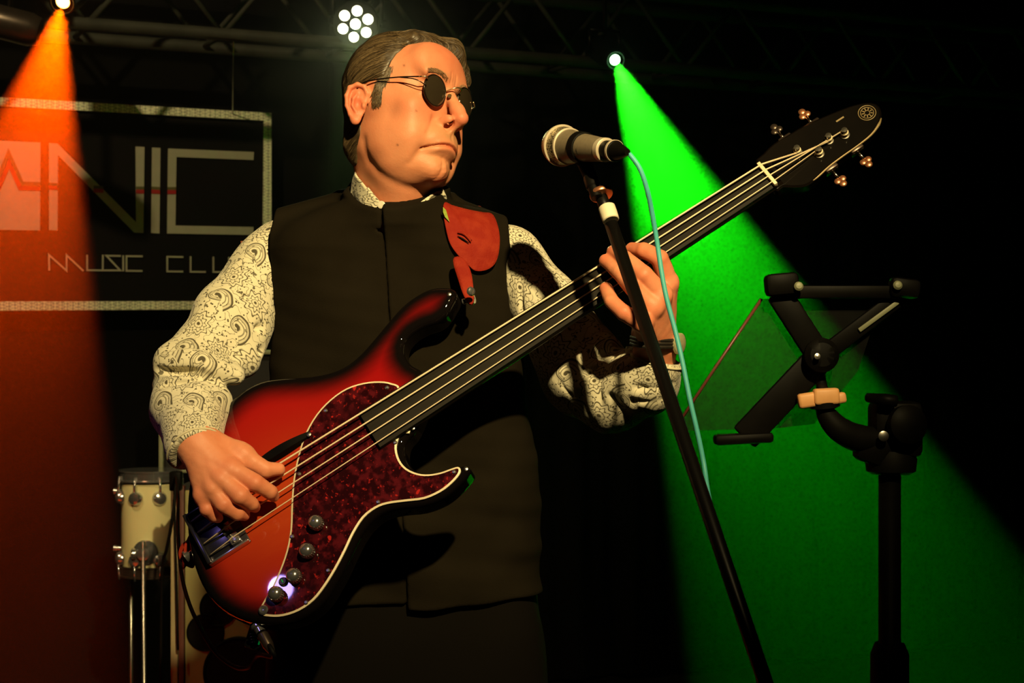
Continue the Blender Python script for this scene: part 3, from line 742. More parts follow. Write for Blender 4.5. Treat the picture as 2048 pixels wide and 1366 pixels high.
bm = bmesh.new(); add_prism(bm, gp, FACE+.0003, FACE+.0022, B)
gpi = inset(gp, .0026); a = [bm.verts.new(B(p[0], p[1], FACE+.0022)) for p in gp]; b = [bm.verts.new(B(p[0], p[1], FACE+.0031)) for p in gpi]
for i in range(len(a)): bm.faces.new((a[i], a[(i+1) % len(a)], b[(i+1) % len(a)], b[i]))
o = bmobj('pickguard_binding', bm, M_cream, bass, smooth=False); o['label'] = 'cream edge of the pickguard'
bm = bmesh.new(); add_prism(bm, gpi, FACE+.0023, FACE+.0032, B)
o = bmobj('pickguard', bm, M_tort, bass, smooth=False); o['label'] = 'dark red tortoiseshell pickguard'
def on_face(px, py, h=FACE+.0032): s, v = ray_bass(px, py, h); return s, v
for px_, py_ in ((774, 775), (651, 821), (598, 948), (584, 1073), (656, 1141), (756, 1004), (908, 944), (790, 885), (612, 1205)):
    s, v = on_face(px_, py_); lathe('guard_screw', B(s, v, FACE+.003), BOUT, [(.0030, 0), (.0030, .0006), (.0019, .0016), (0, .0018)], M_steel, bass, 14)
s, v = on_face(527, 1220); lathe('guard_screw', B(s, v, FACE+.003), BOUT, [(.006, 0), (.0066, .0012), (.0048, .0026), (.001, .0016)], M_chrome, bass, 20)['label'] = 'larger chrome screw at the guard tip'
# knobs
for i, (px_, py_) in enumerate(((636, 1050), (618, 1106), (592, 1156), (556, 1192))):
    s, v = on_face(px_, py_); c = B(s, v, FACE+.003)
    k = lathe('control_knob', c, BOUT, [(.0052, 0), (.0052, .0025), (.0098, .003), (.0102, .005), (.0092, .0135), (.0086, .0155), (.0065, .0178), (.0035, .0190), (0, .0194)], M_chrome, bass, 28)
    bm = bmesh.new()
    for j in range(22):
        a = j*2*math.pi/22; d = BD*math.cos(a)+BV*math.sin(a); add_tube(bm, [c+d*.0103+BOUT*.005, c+d*.0094+BOUT*.0125], .0005, 5)
    o = bmobj('knurling', bm, M_tuner, k); o['kind'] = 'stuff'
s, v = on_face(567, 1164); c = B(s, v, FACE+.003)
k = lathe('mini_switch', c, BOUT, [(.0062, 0), (.0062, .0018), (.0048, .0024), (.0048, .0052), (.0036, .0052), (.0036, .004)], M_tunerdark, bass, 20)
box('status_lamp', c+BOUT*.0055, (.0012, .0050, .0008), M_ledsmall, k, MB)
# thumb rest
s0, v0 = on_face(522, 926, FACE); s1, v1 = on_face(622, 868, FACE)
bm = bmesh.new(); n = 14; rows = []
for i in range(n+1):
    t = i/n; s = s0+(s1-s0)*t; v = v0+(v1-v0)*t; hw = .0100*(.55+.45*math.sin(math.pi*min(1, max(0, t*1.0))**.6)); hh = .010*math.sin(math.pi*(.08+.86*t))**.5
    rows.append([bm.verts.new(B(s, v-hw, FACE)), bm.verts.new(B(s, v-hw*.7, FACE+hh)), bm.verts.new(B(s, v+hw*.5, FACE+hh)), bm.verts.new(B(s, v+hw, FACE))])
for a, b in zip(rows, rows[1:]):
    for k in range(3): bm.faces.new((a[k], a[k+1], b[k+1], b[k]))
    bm.faces.new((a[3], a[0], b[0], b[3]))
bm.faces.new(rows[0]); bm.faces.new(rows[-1][::-1])
o = bmobj('thumb_rest', bm, M_black, bass, angle=50)
for px_, py_ in ((617, 868),):
    s, v = on_face(px_, py_, FACE+.01); lathe('thumb_rest_screw', B(s, v, FACE+.008), BOUT, [(.0032, 0), (.0032, .001), (0, .002)], M_steel, bass, 12)
# bridge
br = box('bridge_plate', B(-.012, 0, FACE+.002), (.062, .082, .004), M_bridgeblack, bass, MB, .0008)
box('bridge_tail', B(-.040, 0, FACE+.007), (.006, .082, .014), M_bridgeblack, bass, MB, .001)
for sg in (-1, 1): box('bridge_rail', B(-.012, sg*.040, FACE+.0055), (.060, .003, .010), M_chrome, bass, MB, .0008)
str_s = np.array([-.0285, -.0095, .0095, .0285])[::-1]
for i, v in enumerate(str_s):
    sd = box('saddle', B(.0+(-.006+.003*i), v, FACE+.0085), (.014, .015, .0095), M_chrome if i > 1 else M_bridgeblack, bass, MB, .0015)
    tube('saddle_screw', [B(-.04, v, FACE+.008), B(-.006, v, FACE+.008)], .0014, M_steel, sd, 8)
    for q in (-1, 1): tube('height_screw', [B(.001, v+q*.0052, FACE+.013), B(.001, v+q*.0052, FACE+.0155)], .0012, M_steel, sd, 8)
# neck and fingerboard
s_end = ray_bass(737, 857, -.006)[0]; s_nut = .866
def half(s): return .0308+(.0205-.0308)*(s-s_end)/(s_nut-s_end)
bm = bmesh.new(); a = []
for s in (s_end, s_nut):
    w_ = half(s); a.append([bm.verts.new(B(s, v, h)) for v, h in ((-w_, -.0118), (-w_, -.0056), (-w_*.6, -.0044), (0, -.0040), (w_*.6, -.0044), (w_, -.0056), (w_, -.0118))])
for k in range(7): bm.faces.new((a[0][k], a[0][(k+1) % 7], a[1][(k+1) % 7], a[1][k]))
bm.faces.new(a[0]); bm.faces.new(a[1][::-1]); bmobj('fingerboard', bm, M_fretboard, bass, smooth=False)
bm = bmesh.new(); rows = []; s_heel = ray_bass(845, 790, FACE)[0]-.035
for i in range(25):
    s = s_heel+(s_nut+.012-s_heel)*i/24; w_ = half(max(s, s_end)); dp = .0150+.006*math.exp(-(s-s_heel)/.05)+.002
    rows.append([bm.verts.new(B(s, -w_*math.cos(math.pi*k/12), -.0118-dp*math.sin(math.pi*k/12)**.75)) for k in range(13)])
for a, b in zip(rows, rows[1:]):
    for k in range(12): bm.faces.new((a[k], a[k+1], b[k+1], b[k]))
    bm.faces.new((a[12], a[0], b[0], b[12]))
bm.faces.new(rows[0][::-1]); bm.faces.new(rows[-1]); bmobj('neck', bm, M_neck, bass)
box('nut', B(.866, 0, -.0035), (.0052, .0425, .0105), M_nut, bass, MB, .0008)
# headstock
hs_px = [(1512, 326), (1527, 306), (1545, 288), (1572, 271), (1606, 251), (1645, 233), (1684, 217), (1715, 207), (1742, 204), (1758, 212), (1763, 230), (1756, 251), (1740, 272), (1714, 293), (1684, 314),
         (1655, 336), (1632, 358), (1612, 371), (1588, 374), (1566, 373), (1549, 379)]
HH = -.013; hp_ = closed_spline(sv(hs_px, HH), 3)
bm = bmesh.new(); hpi = inset(hp_, .0028)
fa, fb = add_prism(bm, hp_, HH-.016, HH-.0022, B); 
a = [bm.verts.new(B(p[0], p[1], HH-.0022)) for p in hp_]; b = [bm.verts.new(B(p[0], p[1], HH)) for p in hpi]
for i in range(len(a)): bm.faces.new((a[i], a[(i+1) % len(a)], b[(i+1) % len(a)], b[i]))
bm.faces.new(b); bmobj('headstock', bm, M_head, bass, smooth=False)
# reflection on the lower bevel of the headstock, put in as a gold line
lip = [ray_bass(x, y, HH-.002) for x, y in ((1598, 371), (1614, 367), (1634, 354), (1657, 333), (1686, 311), (1716, 290), (1742, 269), (1757, 249), (1762, 236))]
o = tube('headstock_edge_glint', [B(p[0], p[1]-.0004, HH-.0022) for p in lip], [.0007, .0014, .0016, .0016, .0016, .0016, .0018, .0022, .001], M_logo, bass, 8, 3); o['label'] = 'pale reflection line on the lower headstock bevel'
box('truss_cover', B(*ray_bass(1575, 318, HH), HH+.0015), (.040, .014, .002), M_black, bass, MB, .0006)
# emblem: ring with three crossed forks
es, ev_ = ray_bass(1734, 226, HH)
bm = bmesh.new()
for R_, r_ in ((.0118, .0007), (.0088, .0006), (.0036, .0005)): torus(bm, B(es, ev_, HH+.0003), BOUT, R_, r_, 36, 6)
for k in range(9):
    a = k*2*math.pi/9; d = BD*math.cos(a)+BV*math.sin(a); c = B(es, ev_, HH+.0003); add_tube(bm, [c+d*.0042, c+d*.0080], [.0011, .0009], 5)
o = bmobj('round_emblem', bm, M_logo, bass); o['label'] = 'round gold emblem ring at the headstock tip'
box('small_inlay_bar', B(*ray_bass(1680, 239, HH), HH+.0004), (.013, .0024, .0008), M_logo, bass, Matrix((BD*.96+BV*.0, BV, BOUT)).transposed())
# tuners: (post pixel, key direction: +1 upper edge, -1 lower edge)
posts = [((1594, 299), 1), ((1657, 275), 1), ((1638, 302), -1), ((1689, 264), -1)]
post_sv = []
for (px_, py_), sg in posts:
    s, v = ray_bass(px_, py_, HH+.008); post_sv.append((s, v)); c = B(s, v, HH)
    tp = lathe('tuning_post', c, BOUT, [(.0070, 0), (.0070, .0018), (.0042, .0022), (.0036, .006), (.0042, .013), (.0040, .0140), (0, .0142)], M_tuner, bass, 20)
    bm = bmesh.new(); torus(bm, c+BOUT*.0075, BOUT, .0046, .0010, 20, 6); torus(bm, c+BOUT*.0057, BOUT, .0046, .0010, 20, 6); bmobj('string_wrap', bm, M_string, tp)
    # edge of the headstock at this s in direction sg
    ve = v
    while poly_sd(np.array([[s, ve]]), hp_)[0] < 0: ve += sg*.001
    g = box('gear_housing', B(s+.002, ve-sg*.002, HH-.010), (.020, .010, .014), M_tunerdark, bass, MB, .002)
    for q in (-1, 1): lathe('housing_screw', B(s+.002+q*.007, ve+sg*.0028, HH-.008), BV*sg, [(.0018, 0), (.0018, .001), (0, .0016)], M_tuner, g, 10)
    tube('key_shaft', [B(s+.002, ve, HH-.011), B(s+.002, ve+sg*.016, HH-.011)], .0022, M_tuner, bass, 8)
    bm = bmesh.new(); kc = B(s+.002, ve+sg*.022, HH-.011)
    for a, r_ in ((90, .0054), (210, .0050), (330, .0050)):
        d = BV*sg*math.sin(math.radians(a))+BD*math.cos(math.radians(a)); bmesh.ops.create_uvsphere(bm, u_segments=14, v_segments=8, radius=r_, matrix=Matrix.Translation(kc+d*.0045) @ MB.to_4x4() @ Matrix.Diagonal((1, 1, .38, 1)))
    bmobj('tuning_key', bm, M_orangering if px_ in (1657, 1638, 1689) else M_tunerdark, bass)
# strings: saddle, nut, post
nut_v = np.array([.0155, .00517, -.00517, -.0155]); gauge = [.00135, .00115, .00095, .00078]; which = [0, 1, 3, 2]
for i in range(4):
    s, v = post_sv[which[i]]
    pts = [B(-.038, str_s[i], FACE+.008), B(-.004, str_s[i], -.0022), B(0, str_s[i], 0)]
    for q in (.25, .5, .75): pts.append(B(.866*q, str_s[i]+(nut_v[i]-str_s[i])*q, -.0003))
    pts += [B(.866, nut_v[i], .0015), B(.869, nut_v[i], .0012), B(s, v+(.0042 if i > 1 else .0042)*(-1 if i < 2 else 1), HH+.006)]
    o = tube('string', pts, gauge[i], M_string, bass, 8)
    o['label'] = ['thickest string, nearest the upper horn', 'second thickest string', 'second thinnest string', 'thinnest string, nearest the knobs'][i]
# strap buttons, horn screw, output jack
ub = B(*sv([(920, 590)])[0], FACE-.020)
hb = Vector((.75, -.35, .2)).normalized()
lathe('strap_button', ub, hb, [(.0045, 0), (.0035, .005), (.0075, .012), (.0085, .014), (.007, .0165), (0, .018)], M_chrome, bass, 20)
s, v = on_face(898, 588, FACE); lathe('horn_screw', B(s, v, FACE-.001), BOUT, [(.003, 0), (.003, .001), (0, .0022)], M_steel, bass, 12)
s, v = on_face(931, 937, FACE); lathe('horn_screw', B(s, v, FACE-.002), BOUT, [(.003, 0), (.003, .001), (0, .0022)], M_steel, bass, 12)
s, v = on_face(826, 857, FACE); lathe('joint_screw', B(s, v, FACE+.001), BOUT, [(.003, 0), (.003, .001), (0, .0022)], M_steel, bass, 12)
eb = B(*sv([(374, 1095)])[0], FACE-.02); lathe('strap_button', eb, -BD, [(.0045, 0), (.0035, .004), (.0075, .009), (.0085, .011), (0, .014)], M_chrome, bass, 20)
jk = B(*sv([(508, 1247)])[0], FACE-.018)
lathe('output_jack', jk+BV*.004, -BV, [(.010, 0), (.010, .004), (.007, .006), (.007, .012)], M_chrome, bass, 20)
# ------------------------------------------------------------------ the man
# head frame: x his left, y forward, z up; fitted to the photograph's landmarks
KS = 2.44/2.38
HO = Vector((-.168*KS, 2.44, CZ+.310*KS))
HX = Vector((.527, .818, -.231)); HY = Vector((.846, -.531, .050)); HZ = Vector((.082, .221, .972))
HY = (HY-HX*HY.dot(HX)).normalized(); HX.normalize(); HZ = HY.cross(HX)
MHd = npa([HX, HY, HZ]).T; HOn = npa(HO)
def HW(x, y, z): return HO+(HX*x+HY*y+HZ*z)*KS
def to_head(P): return ((P-HOn)@MHd)/KS
def to_world(L): return (L*KS)@MHd.T+HOn
NECK_B = at(797, 452, 2.472)
NBL = to_head(npa([NECK_B]))[0]
THL = to_head(npa([NECK_B+Vector((.004, -.034, .006))]))[0]
def skull(L):
    d = ell(L, (0, .006, .049), (.0705, .077, .074))
    d = smin(d, ell(L, (0, .028, .000), (.0630, .060, .078)), .03)
    return d
def sym(L): A = L.copy(); A[:, 0] = np.abs(A[:, 0]); return A
def face_sdf(L):
    A = sym(L)
    d = skull(L)
    d = smin(d, ell(L, (0, .032, -.045), (.056, .055, .044)), .024)          # jaw
    d = smin(d, ell(A, (.040, .032, -.046), (.020, .036, .030)), .018)       # jowls
    d = smin(d, ell(L, (-.038, .061, -.034), (.021, .021, .026)), .018)      # cheeks low
    d = smin(d, ell(L, (.044, .066, -.032), (.021, .021, .027)), .016)
    d = smin(d, ell(L, (.038, .054, -.066), (.022, .024, .022)), .016)
    d = smin(d, ell(A, (.041, .064, -.002), (.022, .018, .020)), .018)       # cheekbone
    d = smin(d, ell(L, (0, .080, -.079), (.019, .0165, .0155)), .016)         # chin
    d = smin(d, ell(L, (0, .042, -.076), (.043, .042, .021)), .024)          # soft underchin
    d = smin(d, ell(A, (.027, .0855, .047), (.025, .0095, .009)), .014)      # brow
    d = smin(d, ell(L, (0, .0705, .070), (.055, .0240, .032)), .024)            # forehead
    d = smax(d, -ell(A, (.033, .100, .026), (.0165, .0165, .0135)), .012)    # eye sockets
    d = smin(d, ell(A, (.032, .0735, .026), (.0135, .0125, .0125)), .004)    # closed lids over the eyeballs
    d = smin(d, ell(A, (.032, .0800, .0185), (.015, .007, .004)), .008)      # bag below
    d = smin(d, ell(L, (0, .082, -.041), (.033, .0225, .025)), .014)         # muzzle
    # nose
    n = rc(L, (0, .089, .036), (0, .1085, .004), .0078, .0090)
    n = smin(n, rc(L, (0, .1085, .004), (0, .1165, -.0085), .0088, .0104), .008)
    n = smin(n, ell(A, (.0128, .1020, -.0130), (.0062, .0100, .0074)), .006)
    n = smin(n, rc(L, (0, .110, -.017), (0, .100, -.026), .0055, .0040), .005)
    d = smin(d, n, .009)
    d = smax(d, -ell(A, (.0082, .1030, -.0205), (.0048, .0078, .0082)), .002)  # nostrils
    d = smax(d, -rc(A, npa((.0215, .1005, -.012)), npa((.0235, .094, -.021)), .0012, .001), .006)
    # creases, mouth line and chin as relief
    X_, Y_, Z_ = A[:, 0], L[:, 1], L[:, 2]; fr = sstep(.045, .07, Y_)
    def g1(v, c, w_): return np.exp(-((v-c)/w_)**2)
    def seg(a, b, w_):
        a = npa(a); b = npa(b); p = np.stack([X_, Z_], -1); ab = b-a; t = np.clip(((p-a)@ab)/(ab@ab), 0, 1); q = p-a-t[:, None]*ab
        return np.exp(-(q*q).sum(1)/w_**2)
    zc = -.0480-.0105*np.clip(X_/.034, 0, 1.2)**2.0; mk = sstep(.037, .031, X_)
    d = d+fr*(.0034*g1(Z_, zc, .0015)*mk*(1+.5*sstep(.02, .032, X_))-.0016*g1(Z_, zc+.0040, .0026)*sstep(.030, .018, X_)-.0026*g1(Z_, zc-.0062, .0042)*sstep(.030, .018, X_))
    d = d+fr*(.0022*g1(Z_, -.0660, .0040)*g1(L[:, 0], 0, .019)+.0012*g1(L[:, 0], 0, .0028)*g1(Z_, -.034, .007))
    d = d+fr*(.0016*seg((.0235, -.014), (.0350, -.038), .0045)-.0008*seg((.033, -.012), (.046, -.042), .008)+.0013*seg((.0350, -.060), (.0385, -.080), .0050)-.0010*seg((.046, -.056), (.049, -.080), .008))
    ch = g1(L[:, 0], -.002, .017)*g1(Z_, -.082, .013)*fr
    d = d+ch*(vnoise(L, 520, 71)*.0010+.0016*g1(L[:, 0]+.006, 0, .0022)-.0012*g1(L[:, 0]-.001, 0, .004))
    d = d+fr*.0008*seg((.0062, .044), (.0058, .058), .0018)
    d = d+vnoise(L, 95, 72)*.0007
    # temples pressed
    d = smax(d, -ell(A, (.0850, .048, .040), (.018, .024, .024)), .014)
    # neck and throat
    nk = rc(L, (0, -.008, -.035), NBL, .0495, .054)
    d = smin(d, nk, .020)
    d = smin(d, rc(L, npa((0, .024, -.080)), THL, .033, .032), .026)   # soft throat
    if JAW is not None:
        jd = np.maximum(chain(L, JAW, [0.]*6, .002), 0); d = d+.0021*np.exp(-(jd/.0085)**2)
    # ears
    e = (A-npa((.0735, -.0050, .0005)))/.88; ca, sa = math.cos(.38), math.sin(.38)     # plate turned outwards at the back
    E = np.stack([e[:, 0]*ca+e[:, 1]*sa, -e[:, 0]*sa+e[:, 1]*ca, e[:, 2]], -1)
    pl = ell(E, (.0010, -.004, .002), (.0042, .0165, .0290))
    hx = [(.000, .0100, .006), (.003, .0120, .018), (.005, .0060, .0285), (.006, -.0050, .0315), (.006, -.0165, .0260), (.006, -.0205, .0120), (.0055, -.0185, -.004), (.0045, -.0120, -.018), (.003, -.0040, -.0270)]
    pl = smin(pl, chain(E, [npa(p) for p in hx], [.0030, .0032, .0034, .0036, .0036, .0034, .0030, .0030, .0040], .003), .003)
    ah = [(.0055, -.002, .0190), (.0062, -.0085, .0080), (.0062, -.0085, -.004), (.005, -.003, -.0135)]
    pl = smin(pl, chain(E, [npa(p) for p in ah], [.0016, .0026, .0026, .0024], .003), .003)
    pl = smin(pl, ell(E, (.002, -.003, -.0255), (.0042, .0080, .0085)), .005)
    pl = smax(pl, -ell(E, (.0075, -.0005, -.001), (.0062, .0062, .0090)), .003)
    pl = smax(pl, -ell(E, (.0080, .0010, .0180), (.0045, .0050, .0050)), .003)
    pl = smin(pl, ell(E, (.0040, .0085, -.003), (.0040, .0032, .0055)), .003)
    d = smin(d, pl*.88, .005)
    return d
def head_world(P): return face_sdf(to_head(P))*KS
JAW = None
def jaw_points():
    out = []
    for px_, py_ in ((727, 282), (738, 322), (762, 350), (796, 368), (836, 379), (872, 384)):
        r = npa(((px_-1024)/F, 1, (683-py_)/F)); ys = np.linspace(2.2, 2.7, 500, dtype=np.float32)[:, None]; P = (r*ys+npa((0, 0, CZ))).astype(np.float32); f = head_world(P)
        k = int(np.argmax(f < 0)) if (f < 0).any() else int(np.argmin(f)); out.append(to_head(P[k:k+1])[0])
    return out
# torso under the clothes (sections: row, centre column, half width px, half depth)
SEC = np.array([(405, 793, 95, .085), (425, 790, 150, .100), (455, 786, 205, .114), (500, 785, 235, .126), (600, 787, 243, .134), (700, 790, 243, .136), (800, 795, 243, .140), (900, 800, 250, .144),
                (1000, 803, 252, .146), (1130, 808, 258, .148), (1250, 812, 270, .142), (1366, 812, 278, .132), (1520, 812, 275, .13), (1640, 812, 240, .12)], float)
TY = 2.505; tu = TY/F
secz = CZ+(683-SEC[:, 0])*tu; secx = (SEC[:, 1]-1024)*tu; seca = SEC[:, 2]*tu; secb = SEC[:, 3]
o_ = np.argsort(secz); secz, secx, seca, secb = secz[o_], secx[o_], seca[o_], secb[o_]
def trunk(P, grow=0.0):
    z = P[:, 2]; cx = np.interp(z, secz, secx); a = np.interp(z, secz, seca)+grow; b = np.interp(z, secz, secb)+grow
    x = np.abs(P[:, 0]-cx)/a; y = np.abs(P[:, 1]-TY)/b; e = 2.9
    q = (x**e+y**e+1e-9)**(1/e); d = (q-1)*np.minimum(a, b)
    d = np.maximum(d, z-secz[-1]-grow); d = np.maximum(d, secz[0]-z)
    return d
SHR0, SHR1 = npa(at(735, 432, 2.54)), npa(at(530, 492, 2.50)); SHL0, SHL1 = npa(at(860, 436, 2.53)), npa(at(1016, 500, 2.475))
def shoulders(P, g=0.0):
    return smin(rc(P, SHR0, SHR1, .040+g, .042+g), rc(P, SHL0, SHL1, .036+g, .038+g), .01)
def torso(P): return smin(trunk(P, -.006), shoulders(P, -.006), .03)
# ---- hands
def hp3(px, py, d=0.0): return npa(at(px, py, planeY(px, py, 0)-d))
def finger(P, pts, rad): return chain(P, pts, rad, .0014)
RW = hp3(392, 885, .055)
R_F = [  # right hand: index, middle, ring, little
    ([(463, 938, .052), (511, 966, .046), (540, 984, .024), (547, 992, .010)], [.0122, .0110, .0098, .0080]),
    ([(443, 958, .055), (480, 992, .050), (503, 1008, .028), (510, 1014, .012)], [.0125, .0112, .0098, .0080]),
    ([(425, 977, .052), (447, 1009, .046), (475, 1027, .028), (489, 1030, .014)], [.0120, .0108, .0094, .0078]),
    ([(406, 990, .046), (413, 1018, .040), (428, 1032, .026), (436, 1036, .014)], [.0108, .0094, .0082, .0070])]
def right_hand(P):
    arm = rc(P, npa(at(374, 800, 2.34)), npa(at(386, 872, 2.245)), .030, .0285)
    d = smin(arm, rc(P, npa(at(386, 872, 2.245)), RW, .0285, .026), .012)
    for (pts, rad) in R_F: d = smin(d, rc(P, RW+npa((0, 0, 0)), hp3(*pts[0]), .0215, rad[0]+.001), .012)
    d = smin(d, rc(P, hp3(434, 889, .040), hp3(487, 911, .036), .0165, .0150), .014)          # thumb base
    th = finger(P, [hp3(478, 905, .038), hp3(508, 926, .030), hp3(532, 940, .020), hp3(558, 939, .010)], [.0145, .0118, .0108, .0085])
    d = smin(d, th, .007)
    for (pts, rad) in R_F:
        q = [hp3(*p) for p in pts]; f_ = finger(P, q, rad)
        f_ = smin(f_, ell(P, q[0]-npa((0, .002, 0)), (.0112, .0105, .0105)), .008)             # knuckle
        d = smin(d, f_, .0045)
    d = d+vnoise(P, 170, 61)*.0007+vnoise(P*npa((1, .5, 1)), 420, 62)*.00022
    # tendons on the back
    for (pts, rad) in R_F[:3]:
        a = RW*.35+hp3(*pts[0])*.65; d = smin(d, rc(P, a-npa((0, .0125, 0)), hp3(*pts[0])-npa((0, .010, 0)), .0020, .0030), .007)
    return d
LW = npa(at(1311, 690, 2.275))
L_F = [  # left hand: index nearest the headstock
    ([(1337, 566, .000), (1319, 517, .034), (1288, 501, .030), (1264, 499, .011)], [.0130, .0118, .0106, .0090]),
    ([(1322, 592, .012), (1288, 550, .040), (1250, 517, .036), (1226, 504, .012)], [.0138, .0122, .0106, .0086]),
    ([(1306, 616, .012), (1267, 576, .036), (1238, 544, .030), (1212, 522, .012)], [.0130, .0116, .0104, .0090]),
    ([(1286, 646, .014), (1248, 626, .032), (1223, 602, .030), (1212, 578, .014)], [.0118, .0104, .0095, .0086])]
def left_hand(P):
    d = rc(P, npa(at(1262, 775, 2.34)), npa(at(1306, 725, 2.29)), .034, .0275)
    d = smin(d, rc(P, npa(at(1306, 725, 2.29)), LW, .0275, .0265), .012)
    for (pts, rad) in L_F: d = smin(d, rc(P, LW, hp3(*pts[0]), .0235, rad[0]+.001), .012)
    for (pts, rad) in L_F:
        q = [hp3(*p) for p in pts]; f_ = finger(P, q, rad); f_ = smin(f_, ell(P, q[0]-npa((0, .001, 0)), (.0112, .0110, .0112)), .008)
        d = smin(d, f_, .004)
    th = finger(P, [npa(at(1290, 668, 2.285)), npa(at(1286, 620, 2.315)), npa(at(1278, 572, 2.325)), npa(at(1262, 545, 2.325))], [.019, .0145, .0120, .0095])
    return smin(d, th, .008)+vnoise(P, 170, 63)*.0007+vnoise(P*npa((1, .5, 1)), 420, 64)*.00022

parts_V, parts_Q, A_red, A_st, A_mole = [], [], [], [], []
def push(V, Q, red=None, st=None, mole=None):
    n = sum(len(v) for v in parts_V); parts_V.append(V); parts_Q.append(Q+n)
    z = np.zeros(len(V)); A_red.append(z if red is None else red); A_st.append(z if st is None else st); A_mole.append(z if mole is None else mole)
c = npa(HO)
JAW = jaw_points()
def headcut(P): return np.maximum(head_world(P), (CZ+.128)-P[:, 2])
Vh, Qh = sdf_mesh(headcut, c-npa((.165, .17, .20)), c+npa((.175, .16, .18)), .0019)
L = to_head(Vh.astype(np.float32)); A = sym(L)
def blob(c, r): return np.exp(-((A-npa(c))**2/npa(r)**2).sum(1))
red = np.clip(blob((0, .116, -.010), (.014, .016, .014))*.7+blob((.042, .066, -.004), (.022, .02, .02))*.5+blob((0, .103, -.050), (.024, .010, .0055))*.8+blob((.078, -.012, .0), (.012, .02, .034))*.8+blob((0, .085, .085), (.05, .03, .03))*.35+blob((0, .085, -.085), (.02, .02, .016))*.35, 0, 1)
st = np.clip(blob((.068, .022, .018), (.02, .008, .022))*.6+blob((0, .100, -.034), (.030, .025, .0095))*1.0+blob((0, .09, -.075), (.045, .04, .022))*.5+blob((.03, .06, -.06), (.03, .03, .03))*.25+blob((.028, .088, .051), (.018, .02, .0045))*.5, 0, 1)
mole = np.zeros(len(L))
for px_, py_, r_ in ((832, 221, .0013), (795, 290, .0016), (808, 131, .0013), (833, 222, .001)):
    u_ = 1024+F*Vh[:, 0]/Vh[:, 1]-px_; v_ = 683-F*(Vh[:, 2]-CZ)/Vh[:, 1]-py_; mole = np.maximum(mole, np.where(L[:, 0] < .0, np.exp(-(u_**2+v_**2)/(r_*1420)**2), 0))
push(Vh, Qh, red, st, mole)
# torso below (hidden by the vest), legs to the shoes, coarser
PEL = [npa((secx[3]-.10, TY, .92)), npa((secx[3]+.10, TY, .92))]
def lower(P):
    d = torso(P)
    for sgn, kx, fx in ((-1, -.115, -.16), (1, .115, .15)):
        hip = npa((secx[2]+sgn*.085, TY, .86)); kn = npa((secx[2]+kx, TY-.03, .49)); an = npa((secx[2]+fx*1.0, TY+.02, .10))
        d = smin(d, chain(P, [hip, kn, an], [.080, .055, .040], .02), .03)
    return np.maximum(d, P[:, 2]-(CZ+.150))
Vt, Qt = sdf_mesh(lower, (-.45, 2.25, .03), (.12, 2.75, 1.56), .011, proj=1); push(Vt, Qt)
Vr, Qr = sdf_mesh(right_hand, hp3(450, 960)-npa((.12, .12, .07)), hp3(450, 960)+npa((.09, .16, .15)), .0017)
def hred(V, fs):
    r = np.zeros(len(V))
    for pts, rad in fs:
        for k in (0, 1, 3):
            q = hp3(*pts[k]); r = np.maximum(r, np.exp(-((V-q)**2).sum(1)/(.014)**2)*.55)
    return r
push(Vr, Qr, hred(Vr, R_F))
Vl, Ql = sdf_mesh(left_hand, npa(at(1285, 620, 2.28))-npa((.08, .11, .13)), npa(at(1285, 620, 2.28))+npa((.08, .13, .12)), .0017)
push(Vl, Ql, hred(Vl, L_F))
man = npmesh('person', np.concatenate(parts_V), np.concatenate(parts_Q), M_skin, attrs={'red': np.concatenate(A_red), 'stubble': np.concatenate(A_st), 'mole': np.concatenate(A_mole)})
tag(man, 'man in round sunglasses, black vest and paisley shirt playing the bass, head turned aside', 'person')
# finger nails
nm = mat('finger_nail', (.70, .42, .30), .3, noise=(100, (.64, .36, .25), .5))
for pts in ([(1288, 499, .030), (1264, 498, .011)], [(1250, 512, .034), (1226, 503, .011)], [(1236, 543, .032), (1212, 523, .012)], [(1223, 602, .030), (1212, 578, .014)]):
    a, b = Vector(hp3(*pts[0])), Vector(hp3(*pts[1])); d = (b-a).normalized(); up = Vector((0, -1, .2)); up = (up-d*up.dot(d)).normalized(); sd = d.cross(up)
    bm = bmesh.new(); bmesh.ops.create_uvsphere(bm, u_segments=14, v_segments=8, radius=1.0)
    M4 = Matrix.Translation(b-d*.001+up*.0066) @ Matrix((sd, d, up)).transposed().to_4x4() @ Matrix.Diagonal((.0050, .0062, .0020, 1)); bmesh.ops.transform(bm, matrix=M4, verts=bm.verts)
    bmobj('fingernail', bm, nm, man)

